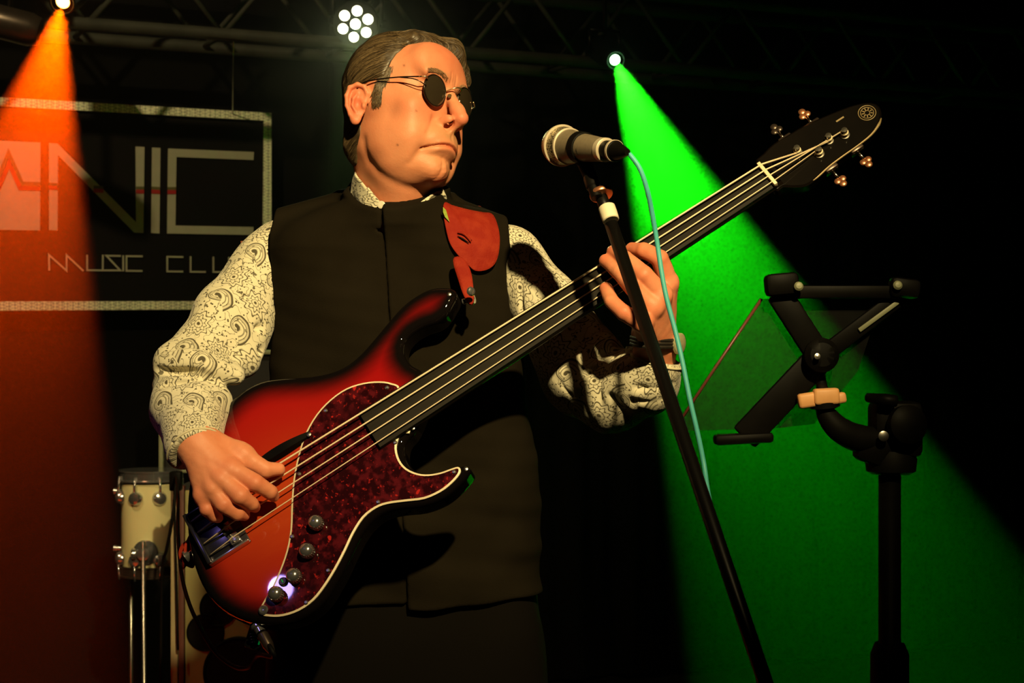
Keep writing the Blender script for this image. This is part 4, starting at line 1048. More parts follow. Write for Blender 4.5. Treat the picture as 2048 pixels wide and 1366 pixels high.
# ---- hair
ZL = np.array([-.110, -.075, -.035, -.012, .010, .028, .040, .055, .075, .095, .110, .125, .15]); YL = np.array([-.050, -.034, -.013, -.016, -.024, -.024, .030, .034, .040, .050, .060, .074, .10])
def hair_sdf(L):
    A = sym(L)
    d = ell(L, (0, .002, .0515), (.0765, .0800, .0800))
    d = smin(d, ell(L, (0, -.014, -.016), (.0700, .0560, .0660)), .02)
    d = smin(d, rc(L, npa((-.030, .046, .104)), npa((.026, .068, .106)), .0165, .0185), .018)    # quiff
    d = smin(d, rc(L, npa((.026, .068, .106)), npa((.070, .060, .084)), .0185, .015), .014)      # its fall to his left
    d = smin(d, rc(L, npa((.070, .060, .084)), npa((.076, .046, .046)), .0145, .008), .012)
    lim = np.interp(L[:, 2], ZL, YL)
    lim = np.where(L[:, 0] > .02, lim+np.clip((L[:, 0]-.02)*.6, 0, .03)*(L[:, 2] > .045), lim)
    cut = L[:, 1]-lim
    q = smin(rc(L, npa((-.030, .046, .104)), npa((.026, .068, .106)), .0165, .0185), rc(L, npa((.026, .068, .106)), npa((.070, .060, .084)), .0185, .015), .01)
    cut = smin(cut, q-.001, .006)
    d = smax(d, cut, .004)
    cut0 = L[:, 1]-lim; dd = smin(skull(L), rc(L, (0, -.008, -.035), NBL, .0495, .054), .02)-(.0012+.34*np.clip(-cut0, 0, .03)); dd = smin(dd, q, .006); d = smax(d, dd, .003)
    # keep clear of the ears
    d = smax(d, -ell(A, (.088, -.004, -.002), (.016, .022, .032)), .004)
    g = vnoise(L*npa((1.0, .35, .35)), 330, 5)*.0011+vnoise(L*npa((1, .3, .4)), 900, 6)*.0005
    return d+g
lo_, hi_ = npa((-.10, -.14, -.12)), npa((.10, .11, .17))
Vq, Qq = sdf_mesh(hair_sdf, lo_, hi_, .0021, proj=1)
# strands over it
rng = np.random.default_rng(4)
cand = rng.integers(0, len(Vq), 9000); S = Vq[cand].astype(np.float32)
G = lambda X: np.stack([hair_sdf(X+1e-3*np.eye(3, dtype=np.float32)[i])-hair_sdf(X-1e-3*np.eye(3, dtype=np.float32)[i]) for i in range(3)], -1)
sk = face_sdf(S.astype(np.float32)); S = S[sk > .0007]
X = S.copy(); NS = 13; path = [X.copy()]; rnd = rng.normal(0, .12, (len(X), 3)).astype(np.float32)
for k in range(NS-1):
    wt = sstep(.098, .118, X[:, 2])*sstep(-.01, .03, X[:, 1]); side = np.sign(X[:, 0])
    back = np.stack([X[:, 0]*0-.0*side, -np.ones(len(X)), -.35-.6*sstep(.02, -.06, X[:, 1])], -1)
    top = np.stack([np.ones(len(X))*.95, .10-X[:, 0]*4, -.25-9*np.clip(X[:, 0]-.02, 0, .1)], -1)
    dr = back*(1-wt[:, None])+top*wt[:, None]+rnd
    g = G(X); g /= np.linalg.norm(g, axis=1)[:, None]+1e-9; dr = dr-g*(dr*g).sum(1)[:, None]; dr /= np.linalg.norm(dr, axis=1)[:, None]+1e-9
    X = (X+dr*.0042).astype(np.float32); f0 = hair_sdf(X); X = (X-g*(f0-.0009-.0012*np.sin(k/NS*3.1)[None] if False else (f0-.0009))[:, None]).astype(np.float32); path.append(X.copy())
path = np.stack(path, 1)
nb_ = 1100; sg_ = np.where(rng.random(nb_) < .75, -1, 1)
zz0 = rng.uniform(.004, .056, nb_)**1.0; yy0 = rng.uniform(.016, .030, nb_)+np.interp(zz0, [-.012, .02, .055], [-.004, .0, .010]); X = np.stack([sg_*.078, yy0, zz0], -1).astype(np.float32)
def GF(X): return np.stack([face_sdf(X+1e-3*np.eye(3, dtype=np.float32)[i])-face_sdf(X-1e-3*np.eye(3, dtype=np.float32)[i]) for i in range(3)], -1)
for _ in range(6): X[:, 0] -= sg_*face_sdf(X)*.9
sp = [X.copy()]; rn2 = rng.normal(0, .16, (nb_, 3)).astype(np.float32)
for k in range(NS-1):
    g = GF(X); g /= np.linalg.norm(g, axis=1)[:, None]+1e-9; dr = npa((0, -.35, -1))+rn2; dr = dr-g*(dr*g).sum(1)[:, None]; dr /= np.linalg.norm(dr, axis=1)[:, None]+1e-9
    X = (X+dr*.0010).astype(np.float32); f0 = face_sdf(X); X = (X-g*(f0-.0009*math.sin(.3+k/NS*2.6))[:, None]).astype(np.float32); sp.append(X.copy())
path = np.concatenate([path, np.stack(sp, 1)]); ns = len(path)
tan = np.gradient(path, axis=1); tan /= np.linalg.norm(tan, axis=2)[..., None]+1e-9
g = G(path[:, NS//2].astype(np.float32)); g /= np.linalg.norm(g, axis=1)[:, None]+1e-9; b1 = np.cross(tan, g[:, None]); b1 /= np.linalg.norm(b1, axis=2)[..., None]+1e-9; b2 = np.cross(tan, b1)
rad = (.00036*np.sin(np.linspace(.35, 3.0, NS)))[None, :, None]
ring = np.stack([path+rad*(b1*math.cos(a)+b2*math.sin(a)) for a in (0, 2.094, 4.189)], 2)   # ns, NS, 3, 3
SV = ring.reshape(-1, 3); base = (np.arange(ns)*NS*3)[:, None, None]+(np.arange(NS-1)*3)[None, :, None]; k3 = np.arange(3)[None, None]
k4 = (k3+1) % 3; SQ = np.stack([base+k3, base+k4, base+k4+3, base+k3+3], -1).reshape(-1, 4)
grey = np.repeat(np.clip(rng.normal(.42, .28, ns), 0, 1), NS*3)
bs = np.clip(.22+.25*vnoise(Vq.astype(np.float32)*npa((1, .3, .3)), 700, 8), 0, 1)
HV = to_world(np.concatenate([Vq, SV]).astype(np.float32)); HQ = np.concatenate([Qq, SQ+len(Vq)])[:, ::-1]
npmesh('hair', HV, HQ, M_hair, man, attrs={'strand': np.concatenate([bs, grey])})
# eyebrows
bm = bmesh.new(); sd_ = random.Random(3)
for sg in (-1, 1):
    for i in range(300):
        t = sd_.random(); x = .014+.036*t; p = npa([[sg*x, .0975-.30*max(0, x-.026), .0440+.005*math.sin(t*2.6)+sd_.uniform(-.0032, .0032)]])
        for _ in range(3): f0 = face_sdf(p.astype(np.float32))[0]; p = p-npa([[0, f0, 0]])
        p = p[0]; d = Vector((sg*(.5+.5*t), -.15, .75-.9*t))+Vector((sd_.uniform(-.2, .2), 0, sd_.uniform(-.2, .2))); d.normalize()
        a = Vector(p)+Vector((0, .0004, 0)); b = a+d*.0055+Vector((0, .0004, 0)); add_tube(bm, [HW(*a), HW(*b)], [.00022, .0001], 4)
me = bpy.data.meshes.new('eyebrows'); bm.to_mesh(me); bm.free(); link('eyebrows', me, mat('eyebrow_hair', (.30, .17, .08), .6, noise=(500, (.2, .11, .05), .6)), man)

# ---- shirt: two sleeves and a collar
SR = [npa(at(562, 498, 2.515)), npa(at(536, 536, 2.500)), npa(at(456, 640, 2.43)), npa(at(380, 745, 2.36))]
def sleeve_R(P):
    up = chain(P, SR, [.045, .049, .051, .046], .02)
    up = smin(up, rc(P, npa(at(505, 640, 2.44)), npa(at(487, 722, 2.40)), .028, .026), .03)     # slack under the arm
    fo = chain(P, [npa(at(372, 775, 2.37)), npa(at(376, 815, 2.32)), npa(at(388, 893, 2.225))], [.046, .0475, .0375], .02)
    fo = smin(fo, rc(P, npa(at(372, 775, 2.36)), npa(at(420, 805, 2.33)), .030, .030), .02)
    fold = rc(P, npa(at(312, 740, 2.325)), npa(at(400, 750, 2.303)), .0055, .0085); fold = smin(fold, rc(P, npa(at(400, 750, 2.303)), npa(at(500, 788, 2.33)), .0085, .0100), .004)
    lip = chain(P, [npa(at(345, 728, 2.345)), npa(at(405, 733, 2.330)), npa(at(470, 752, 2.348))], [.018, .019, .015], .006); up = smin(up, lip, .026)
    d = smin(up, fo, .005); d = smax(d, -fold, .005)
    for i, (a, b) in enumerate((((530, 585), (470, 600)), ((536, 650), (462, 668)), ((528, 700), (455, 715)), ((330, 772), (410, 762)), ((330, 800), (395, 790)), ((320, 835), (345, 880)), ((345, 830), (360, 905)))):
        Ya = 2.40 if i < 3 else 2.29; d = smax(d, -rc(P, npa(at(*a, Ya)), npa(at(*b, Ya)), .0030, .0010), .009)
    u_ = (P-npa(at(380, 760, 2.35)))
    near = np.exp(-(u_*u_).sum(1)/.09**2)
    d = d+vnoise(P*npa((.6, .5, 1.5)), 85, 11)*.0045*near+vnoise(P*npa((1, 1, .6)), 48, 12)*.0030+vnoise(P*npa((1.2, 1, .5)), 120, 13)*.0012
    cn = npa((.42, -.62, -.66)); cn /= np.linalg.norm(cn)
    return smax(d, (P-npa(at(391, 897, 2.218)))@cn-.002, .002)
def uv_on(V, pts, flip=1):
    """along/around coordinates of a sleeve"""
    best = np.full(len(V), 1e9); U = np.zeros((len(V), 3)); acc = 0; x0 = npa((0, -1, 0))
    for a, b in zip(pts, pts[1:]):
        ab = b-a; l = np.linalg.norm(ab); traw = ((V-a)@ab)/l**2; t = np.clip(traw, -.6 if acc == 0 else 0, 1.0 if b is not pts[-1] else 1.6); q = a+t[:, None]*ab; r = V-q; dd = np.linalg.norm(r, axis=1)
        z = ab/l; xx = x0-z*(x0@z); xx /= np.linalg.norm(xx); yy = np.cross(z, xx)
        ang = np.arctan2(r@yy, r@xx); m = dd < best; best = np.where(m, dd, best)
        U[m, 0] = (acc+np.clip(traw, -.6, 1.5)*l)[m]; U[m, 1] = (ang*.050*flip)[m]; acc += l
    return U
Vs, Qs = sdf_mesh(sleeve_R, npa(at(430, 690, 2.38))-npa((.14, .26, .19)), npa(at(430, 690, 2.38))+npa((.17, .20, .21)), .0030)
SLR = [SR[1], SR[2], SR[3], npa(at(376, 815, 2.32)), npa(at(388, 893, 2.225))]
UR = uv_on(Vs, SLR)
SL = [npa(at(985, 505, 2.49)), npa(at(1018, 520, 2.47)), npa(at(1092, 612, 2.425)), npa(at(1150, 735, 2.40))]
def sleeve_L(P):
    d = chain(P, SL, [.046, .047, .047, .054], .02)
    fo = chain(P, [npa(at(1158, 760, 2.41)), npa(at(1225, 785, 2.36)), npa(at(1290, 760, 2.315)), npa(at(1312, 728, 2.288))], [.052, .0510, .0440, .0345], .02)
    d = smin(d, fo, .015)
    d = smin(d, rc(P, npa(at(1165, 655, 2.40)), npa(at(1215, 700, 2.36)), .026, .020), .02)
    for a, b, Y_, r_ in (((1110, 705), (1245, 712), 2.335, .004), ((1085, 740), (1150, 790), 2.35, .003), ((1160, 790), (1170, 850), 2.33, .0035), ((1225, 790), (1250, 835), 2.30, .003), ((1262, 690), (1268, 830), 2.285, .0035),
                         ((1275, 775), (1345, 770), 2.27, .003), ((1280, 800), (1330, 795), 2.28, .002), ((1050, 640), (1040, 560), 2.39, .003), ((1190, 730), (1260, 700), 2.31, .003), ((1130, 760), (1210, 735), 2.33, .003), ((1195, 830), (1210, 760), 2.31, .002)):
        d = smax(d, -rc(P, npa(at(*a, Y_)), npa(at(*b, Y_)), r_, r_*.4), .010)
    u_ = (P-npa(at(1200, 770, 2.34))); near = np.exp(-(u_*u_).sum(1)/.08**2)
    d = d+vnoise(P*npa((1.4, .5, .8)), 90, 21)*.0055*near+vnoise(P, 55, 22)*.0030+vnoise(P*npa((1, .6, .8)), 150, 23)*.0014*near
    cn = npa((.28, -.20, 1.0)); cn /= np.linalg.norm(cn)
    cut = (P-npa(at(1313, 716, 2.283)))@cn
    return smax(d, np.where(P[:, 0] > at(1255, 0, 2.3).x, cut, -1), .002)
c_ = npa(at(1170, 660, 2.38))
Vs2, Qs2 = sdf_mesh(sleeve_L, c_-npa((.20, .20, .18)), c_+npa((.18, .18, .18)), .0030)
SLL = [SL[1], SL[2], SL[3], npa(at(1225, 785, 2.36)), npa(at(1312, 728, 2.288))]
UL = uv_on(Vs2, SLL)+npa((.3, .2, 0))
shirt = npmesh('shirt_sleeve', Vs, Qs, M_paisley, man, attrs={'sleeve_uv': UR}); shirt['label'] = 'cream paisley sleeve of the plucking arm'
shirt2 = npmesh('shirt_sleeve', Vs2, Qs2, M_paisley, man, attrs={'sleeve_uv': UL}); shirt2['label'] = 'cream paisley sleeve of the fretting arm, mostly shaded'
def ring_pts(fn, c, nrm, r0, n=40):
    """curve where the plane meets the surface"""
    x, y, z = basis(nrm); c = Vector(c); out = []
    for i in range(n):
        a = 2*math.pi*i/n; d = npa(x*math.cos(a)+y*math.sin(a)); t = np.linspace(0, r0, 160)[:, None]; P = (npa(c)+t*d).astype(np.float32); f = fn(P); k = np.argmax(f > 0)
        out.append(Vector(P[k]))
    return out
cR = at(391, 897, 2.218)-Vector((.42, -.62, -.66)).normalized()*.004
p = ring_pts(sleeve_R, cR, (.42, -.62, -.66), .07); tube('cuff_edge', p+[p[0]], .0017, M_cuffedge, shirt, 8)['label'] = 'pale hem of the cuff'
p = ring_pts(sleeve_L, at(1313, 716, 2.283)-Vector((.28, -.20, 1.0)).normalized()*.004, (.28, -.20, 1.0), .06); tube('cuff_edge', p+[p[0]], .0019, M_cuffedge, shirt2, 8)['label'] = 'pale hem of the cuff'
# cuff button of the right sleeve
bq = at(350, 906, 2.22); lathe('cuff_button', bq, (-.5, -.8, 0), [(.0045, 0), (.0050, .001), (.0050, .002), (.0036, .0026), (0, .0022)], M_shirtbutton, shirt, 16)
# collar leaves
def sheet(name, rows, th, m, parent, uvs=.3, sub=10):
    """surface through polylines (all of one length), given thickness"""
    R_ = [catmull([tuple(p) for p in r], sub) for r in rows]; R_ = np.array(R_); cols = [catmull([tuple(p) for p in R_[:, j]], 6) for j in range(R_.shape[1])]
    Gd = np.array(cols); a, b = Gd.shape[:2]; V = Gd.reshape(-1, 3)
    Q = [(i*b+j, (i+1)*b+j, (i+1)*b+j+1, i*b+j+1) for i in range(a-1) for j in range(b-1)]
    du = np.r_[0, np.cumsum(np.linalg.norm(np.diff(Gd.mean(1), axis=0), axis=1))]; dv = np.r_[0, np.cumsum(np.linalg.norm(np.diff(Gd.mean(0), axis=0), axis=1))]
    UV = np.stack([np.repeat(du, b)+uvs, np.tile(dv, a)+uvs, np.zeros(a*b)], -1)
    o = npmesh(name, V, np.array(Q), m, parent, attrs={'sleeve_uv': UV}); md = o.modifiers.new('thick', 'SOLIDIFY'); md.thickness = th; md.offset = 0
    return o
CXC = at(794, 0, 2.462).x
def cw(pts, ry, xl_=.0620, sh_=0.0):
    out = []
    for p in pts:
        if len(p) == 3: out.append(at(*p)); continue
        Y_ = 2.40
        for _ in range(4): dx = (p[0]-1024)/F*Y_-CXC; Y_ = 2.462-ry*math.sqrt(1-min(.985, abs(dx)/xl_)**2)-sh_
        out.append(at(p[0], p[1], Y_))
    return out
for nm_, rows, us in (('shirt_collar', [([(750, 330, 2.53), (712, 343), (726, 367), (747, 391), (770, 412), (792, 434)], .0785), ([(744, 350, 2.54), (706, 362), (713, 386), (727, 403), (745, 420), (766, 440)], .0812), ([(740, 380, 2.54), (704, 390), (708, 410), (720, 424), (736, 438), (756, 450)], .0808)], .31),
                      ('shirt_collar', [([(866, 352, 2.53), (885, 378), (872, 384), (852, 396), (833, 411), (810, 434)], .0785, .070, .012), ([(872, 372, 2.54), (891, 392), (884, 403), (868, 414), (850, 426), (832, 442)], .0812, .070, .014), ([(874, 394, 2.54), (892, 410), (888, 422), (878, 434), (862, 444), (845, 454)], .0808)], .52)):
    sheet(nm_, [cw(*r) for r in rows], .0022, M_paisley, man, us)['label'] = 'folded collar wing with paisley print'
sheet('collar_stand', [cw([(736, 374), (752, 394), (772, 415), (800, 440)], .074), cw([(732, 405), (745, 424), (762, 440), (785, 452)], .076)], .002, M_paisley, man, .7)
sheet('collar_stand', [cw([(866, 384), (850, 397), (833, 414), (803, 440)], .074), cw([(872, 410), (856, 426), (840, 440), (815, 452)], .076)], .002, M_paisley, man, .77)
lathe('collar_button', at(763, 410, 2.379), (-.15, -1, .15), [(.0050, 0), (.0056, .001), (.0056, .002), (.004, .0026), (0, .002)], M_shirtbutton, man, 18)

# ---- vest
def vest_sdf(P):
    d = smin(trunk(P, .006), shoulders(P, .007), .030)
    x, y, z = P[:, 0], P[:, 1], P[:, 2]
    # stand collar round the neck, its rim low at the throat
    zc = CZ+(683-430)*2.5/F; cxn = at(794, 0, 2.495).x+np.clip(z-zc, -.05, .06)*-.03
    qn = np.sqrt(((x-cxn)/.0695)**2+((y-2.462)/.0940)**2); col_ = np.maximum((qn-1)*.072, z-zc-.08)
    col_ = col_+np.clip(zc-.022-z, 0, 1)*.42; d = smin(d, col_, .022)
    rim = CZ+(683-379)*2.5/F+(y-2.462)*.44
    d = smax(d, z-rim, .004)
    d = smax(d, -np.maximum((qn-.905)*.072, zc-.03-z), .002)      # hollow for the neck
    # arm holes
    xl = at(543, 0, 2.45).x+np.clip((CZ+.02-z), 0, .2)*.0; d = smax(d, xl-x, .003)
    e0, e1 = npa(at(1008, 445, 2.43)), npa(at(1036, 660, 2.40)); s_ = (e1[0]-e0[0])/(e1[2]-e0[2])
    xr = e0[0]+(z-e0[2])*s_+.035*np.clip(1-np.abs(z-e1[2]+.02)/.5, 0, 0)
    low_ = sstep(CZ-.02, CZ-.12, z)*.2
    d = smax(d, x-xr-low_, .003)
    # hem
    hem = CZ+(683-1205)*2.36/F+.06*np.clip(x+.05, 0, 1); d = smax(d, hem-z, .004)
    # overlap of the right front panel
    sm = np.interp(z, [CZ-.40, CZ-.33, CZ+.02, CZ+.19], [at(818, 0, 2.36).x, at(815, 0, 2.36).x, at(783, 0, 2.38).x, at(768, 0, 2.40).x])
    fr = sstep(TY-.02, TY-.06, y)
    d = d-.0065*sstep(sm-.0012, sm+.0012, x)*fr+.002*np.exp(-((x-sm+.002)/.0025)**2)*fr
    # soft folds
    f = np.sin((x*9.0+z*8.0)*3.2+1.0)*.0024+vnoise(P*npa((1, 1, .8)), 22, 31)*.0060+vnoise(P*npa((1, 1, 1.8)), 45, 32)*.0026
    bl = sstep(CZ-.12, CZ-.30, z); f = f*sstep(CZ+.190, CZ+.130, z)+bl*(np.sin(z*95+x*14+np.sin(x*9)*1.5)*.0016)
    d = d+f*fr
    return d
c_ = npa(at(790, 800, 2.50))
Vv, Qv = sdf_mesh(vest_sdf, (-.40, 2.30, CZ-.42), (.10, 2.70, CZ+.27), .0034)
v_ = npmesh('vest', Vv, Qv, M_vest, man); v_['label'] = 'black sleeveless vest with a low stand collar'
# ---- trousers and shoes
def trousers(P):
    d = trunk(P, .002)
    d = np.maximum(d, P[:, 2]-(CZ-.36))
    for sgn, kx, fx in ((-1, -.120, -.165), (1, .120, .155)):
        hip = npa((secx[2]+sgn*.090, TY, .86)); kn = npa((secx[2]+kx, TY-.03, .49)); an = npa((secx[2]+fx, TY+.02, .075))
        d = smin(d, chain(P, [hip, kn, an], [.100, .078, .064], .02), .035)
    d = np.maximum(d, .035-P[:, 2])
    return d+vnoise(P*npa((1, 1, 1.3)), 26, 41)*.004
Vp, Qp = sdf_mesh(trousers, (-.48, 2.28, 0), (.16, 2.76, CZ-.34), .0075)
npmesh('trousers', Vp, Qp, M_trousers, man)['label'] = 'plain dark trousers'
for sgn, fx in ((-1, -.165), (1, .155)):
    an = npa((secx[2]+fx, TY+.03, .05))
    def shoe(P):
        return np.maximum(smin(ell(P, an+npa((sgn*.01, -.07, -.008)), (.048, .13, .05)), ell(P, an+npa((0, .02, .01)), (.042, .055, .055)), .02), .004-P[:, 2])
    Vz, Qz = sdf_mesh(shoe, an-npa((.08, .24, .06)), an+npa((.08, .12, .08)), .006); npmesh('shoe', Vz, Qz, M_shoe, man)

# ---- sunglasses (rest on nose and ears: a thing of their own)
gl = empty('sunglasses', HW(0, .106, .034), 'round dark lensed wire sunglasses on the man\'s face', 'sunglasses')

gn = {}
for sg in (-1, 1):
    nrm = (HY+HX*sg*.13-HZ*.04).normalized(); c = HW(sg*.0345, .0945+.0015*sg, .0262+.0032*sg); gn[sg] = (c, nrm)
    lathe('lens', c-nrm*.0006, nrm, [(.0212, 0), (.0212, .001), (.0150, .0019), (.008, .0026), (0, .0029)], M_lens, gl, 44)
    bm = bmesh.new(); torus(bm, c, nrm, .0220, .0010, 48, 8); torus(bm, c-nrm*.0015, nrm, .0220, .0008, 48, 8); bmobj('rim', bm, M_frames, gl)
    # end piece, temple arm (double wire towards the hinge)
    ep = c+HX*sg*.0205+HZ*.0095; hg = HW(sg*.0645, .0890, .0325)
    tube('hinge', [ep, HW(sg*.0600, .0950, .0330), hg], .0011, M_goldwire, gl, 8, 4)
    e2 = c+HX*sg*.0215-HZ*.001; mid_ = HW(sg*.0715, .056, .0335)
    tube('temple', [hg, mid_, HW(sg*.0760, .020, .0330), HW(sg*.0775, .002, .0300), HW(sg*.0770, -.016, .018)], [.0010, .0010, .0011, .0016, .0016], M_frames, gl, 8, 6)
    tube('temple_wire', [e2, HW(sg*.0665, .082, .0285), mid_], .0008, M_frames, gl, 8, 5)
    pd = HW(sg*.0105, .1010, .0225); lathe('nose_pad', pd, (HX*sg+HY*.3), [(.0028, 0), (.0034, .0008), (.0024, .0018)], M_goldwire, gl, 14)
tube('bridge', [gn[-1][0]+HX*.0205+HZ*.005, HW(-.006, .1075, .0355), HW(.006, .1080, .0375), gn[1][0]-HX*.0205+HZ*.005], .0011, M_goldwire, gl, 10, 6)

# ---- watch on the left wrist
wc = at(1317, 684, 2.274); wn = Vector((.05, -.05, 1)).normalized()
wt_ = empty('wristwatch', wc, 'pale rimmed wristwatch on a dark band on the wrist of the fretting hand', 'watch')
p = ring_pts(left_hand, wc, wn, .06, 36)
bm = bmesh.new()
for off in (-.0045, 0, .0045): add_tube(bm, [q+wn*off+(q-wc).normalized()*.0008 for q in p+[p[0]]], .0024, 8)
bmobj('band', bm, mat('watch_leather', (.012, .009, .006), .6, noise=(200, (.02, .014, .009), .5)), wt_)
q = max(p, key=lambda v: v.x-v.y*.4); dq = (q-wc).normalized()
lathe('watch_case', q+dq*.001, dq, [(.012, 0), (.0145, .0015), (.0145, .0055), (.012, .0070), (0, .0071)], M_watch, wt_, 28)
# ---- strap
def surf_pt(px, py, off, fn=vest_sdf, y0=2.20, y1=2.60):
    r = npa(((px-1024)/F, 1, (683-py)/F)); ys = np.linspace(y0, y1, 400, dtype=np.float32)[:, None]; P = r*ys+npa((0, 0, CZ)); f = fn(P.astype(np.float32)); k = int(np.argmax(f < off)) if (f < off).any() else int(np.argmin(f))
    return Vector(P[k])
strap = empty('guitar_strap', surf_pt(940, 470, .01), 'worn red leather guitar strap over the man\'s left shoulder', 'strap')
pad = [(888, 407), (905, 413), (935, 421), (965, 427), (983, 430), (993, 449), (998, 475), (996, 505), (988, 528), (972, 540), (950, 542), (935, 530), (915, 510), (900, 488), (892, 460), (887, 430)]
pp = closed_spline([np.array(p, float) for p in pad], 4)
cpad = np.array([942., 482.]); rings_ = np.linspace(0.02, 1, 13); nP = len(pp)
gpts = np.concatenate([cpad+(pp-cpad)*k for k in rings_])
r_ = np.c_[(gpts[:, 0]-1024)/F, np.ones(len(gpts)), (683-gpts[:, 1])/F].astype(np.float32)
tY = np.full(len(gpts), 2.20, np.float32)
for _ in range(40):
    P = r_*tY[:, None]+npa((0, 0, CZ)); f = vest_sdf(P.astype(np.float32)); tY = np.minimum(tY+np.clip(f-.007, -.02, .05)*.7, 2.60)
cY = np.percentile(tY, 30); tY = np.clip(tY, cY-.05, 2.475).reshape(len(rings_), nP)
for _ in range(10): tY = (tY*2+np.roll(tY, 1, 1)+np.roll(tY, -1, 1))/4; tY[1:-1] = (tY[1:-1]*2+tY[:-2]+tY[2:])/4
tYf = tY.ravel(); P = np.c_[(gpts[:, 0]-1024)/F*tYf, tYf, CZ+(683-gpts[:, 1])/F*tYf]
Q = [(a*nP+i, a*nP+(i+1) % nP, (a+1)*nP+(i+1) % nP, (a+1)*nP+i) for a in range(len(rings_)-1) for i in range(nP)]
o = npmesh('shoulder_pad', P, np.array(Q), M_leather, strap); md = o.modifiers.new('thick', 'SOLIDIFY'); md.thickness = .0045; md.offset = 0
md = o.modifiers.new('bev', 'BEVEL'); md.width = .0012; md.limit_method = 'ANGLE'
# slit and its raised lips
sl = [Vector((at(x, y, surf_pt(x, y, .012).y))) for x, y in ((915, 472), (926, 478), (938, 486))]
tube('strap_slit', sl, [.0005, .0013, .0006], M_rubber, strap, 6, 3)
sl2 = [Vector((at(x, y-4, surf_pt(x, y, .012).y))) for x, y in ((915, 469), (927, 471), (936, 479), (942, 488))]
tube('slit_lip', sl2, [.0008, .0022, .0020, .0008], M_leather, strap, 6, 3)
# tongue down to the button of the horn
ton = [(914, 512, 10), (922, 530, 15), (929, 550, 15), (933, 570, 13), (937, 588, 11), (941, 602, 7), (942, 606, 3)]
V = []; Fq = []
for i, (x, y, w_) in enumerate(ton):
    Yt = 2.345-.0070*i; Yt = min(Yt, surf_pt(x, y, .006).y)
    for s in (-1, 1): V.append(at(x+s*w_, y+s*-1, Yt))
for i in range(len(ton)-1): Fq.append((2*i, 2*i+1, 2*i+3, 2*i+2))
o = pydata('tongue', V, Fq, M_leather, strap); md = o.modifiers.new('s', 'SUBSURF'); md.levels = 2; md.render_levels = 2; md = o.modifiers.new('thick', 'SOLIDIFY'); md.thickness = .003; md.offset = 1
lathe('tongue_stud', at(941, 583, 2.292), (.5, -.85, .1), [(.0060, 0), (.0066, .0015), (.005, .004), (.002, .005), (0, .005)], M_chrome, strap, 20)
# small yellow-green label at the edge of the pad
lb = [(886, 414), (892, 420), (899, 444), (890, 434), (886, 424)]
Yl = surf_pt(890, 428, .013).y-.002
bm = bmesh.new(); add_prism(bm, lb, 0, .001, lambda x, y, h: at(x, y, Yl-h)); bmobj('edge_tag', bm, mat('yellow_green_tag', (.30, .38, .02), .6, noise=(300, (.1, .2, .01), .7)), strap, smooth=False)['label'] = 'yellow green tag on the pad edge'
# band over the shoulder and down the back to the tail button
bk = [at(935, 424, 2.475), at(915, 418, 2.54), at(860, 480, 2.64), at(760, 640, 2.68), at(600, 850, 2.66), at(470, 1010, 2.52), at(395, 1080, 2.33), B(*sv([(374, 1095)])[0], FACE-.02)-BD*.012]
C_ = catmull([tuple(p) for p in bk], 8); V = []; Fq = []
for i, p in enumerate(C_):
    t = Vector(C_[min(i+1, len(C_)-1)]-C_[max(i-1, 0)]).normalized(); nrm = Vector((p[0]+.16, p[1]-TY, 0)).normalized() if i > 10 else Vector((0, 0, 1)); s = t.cross(nrm).normalized()*.026*(1-.35*(i/len(C_))**4)
    V += [Vector(p)+s, Vector(p)-s]
for i in range(len(C_)-1): Fq.append((2*i, 2*i+1, 2*i+3, 2*i+2))
o = pydata('back_band', V, Fq, M_leather, strap); md = o.modifiers.new('thick', 'SOLIDIFY'); md.thickness = .003
# end tab seen beside the tail of the body
te = planeY(372, 1108, FACE-.03)
bm = bmesh.new(); tb = closed_spline([np.array(p, float) for p in ((386, 1084), (372, 1082), (361, 1092), (357, 1108), (362, 1124), (374, 1133), (388, 1135), (392, 1110))], 4)
add_prism(bm, tb, 0, .003, lambda x, y, h: at(x, y, te+.002+h)); bmobj('end_tab', bm, M_leather, strap, smooth=False)
# ------------------------------------------------------------------ microphone
mb, mt = at(1122, 291, 2.19), at(1243, 303, 2.060)      # ball centre, tail of the plug
ax = (mt-mb).normalized(); ML = (mt-mb).length
mic = empty('microphone', mb, 'bronze coloured vocal microphone in a clip in front of the man', 'microphone')
lathe('grille', mb, ax, [(0, -.0262), (.010, -.0240), (.018, -.0185), (.0232, -.0110), (.0250, -.0020), (.0250, .0005)], M_grille, mic, 44)
lathe('grille_band', mb, ax, [(.0252, -.0005), (.0272, .0000), (.0275, .0040), (.0252, .0046)], M_micband, mic, 48)
lathe('lower_grille', mb, ax, [(.0250, .0044), (.0240, .0120), (.0222, .0190)], M_grille, mic, 44)
lathe('collar_ring', mb, ax, [(.0215, .0180), (.0238, .0186), (.0238, .0215), (.0215, .0225)], M_micband, mic, 44)
lathe('handle', mb, ax, [(.0220, .0220), (.0212, .0290), (.0180, .0600), (.0155, .0950), (.0140, ML-.045)], M_micbody, mic, 44)
lathe('tail_ring', mb, ax, [(.0140, ML-.046), (.0152, ML-.045), (.0152, ML-.036), (.0130, ML-.035)], M_micband, mic, 40)
lathe('switch', mb+ax*(ML*.50)+Vector((0, -.016, .004)), (0, -1, .25), [(.004, 0), (.004, .001), (.0025, .002)], M_black, mic, 14)
lathe('plug', mb, ax, [(.0120, ML-.036), (.0122, ML-.018), (.0130, ML-.0175), (.0130, ML-.014), (.0112, ML-.013), (.0085, ML), (.0060, ML+.008), (.0040, ML+.014)], M_black, mic, 36)
lathe('plug_ring', mb, ax, [(.0124, ML-.0185), (.0137, ML-.018), (.0137, ML-.0145), (.0118, ML-.014)], M_micband, mic, 36)
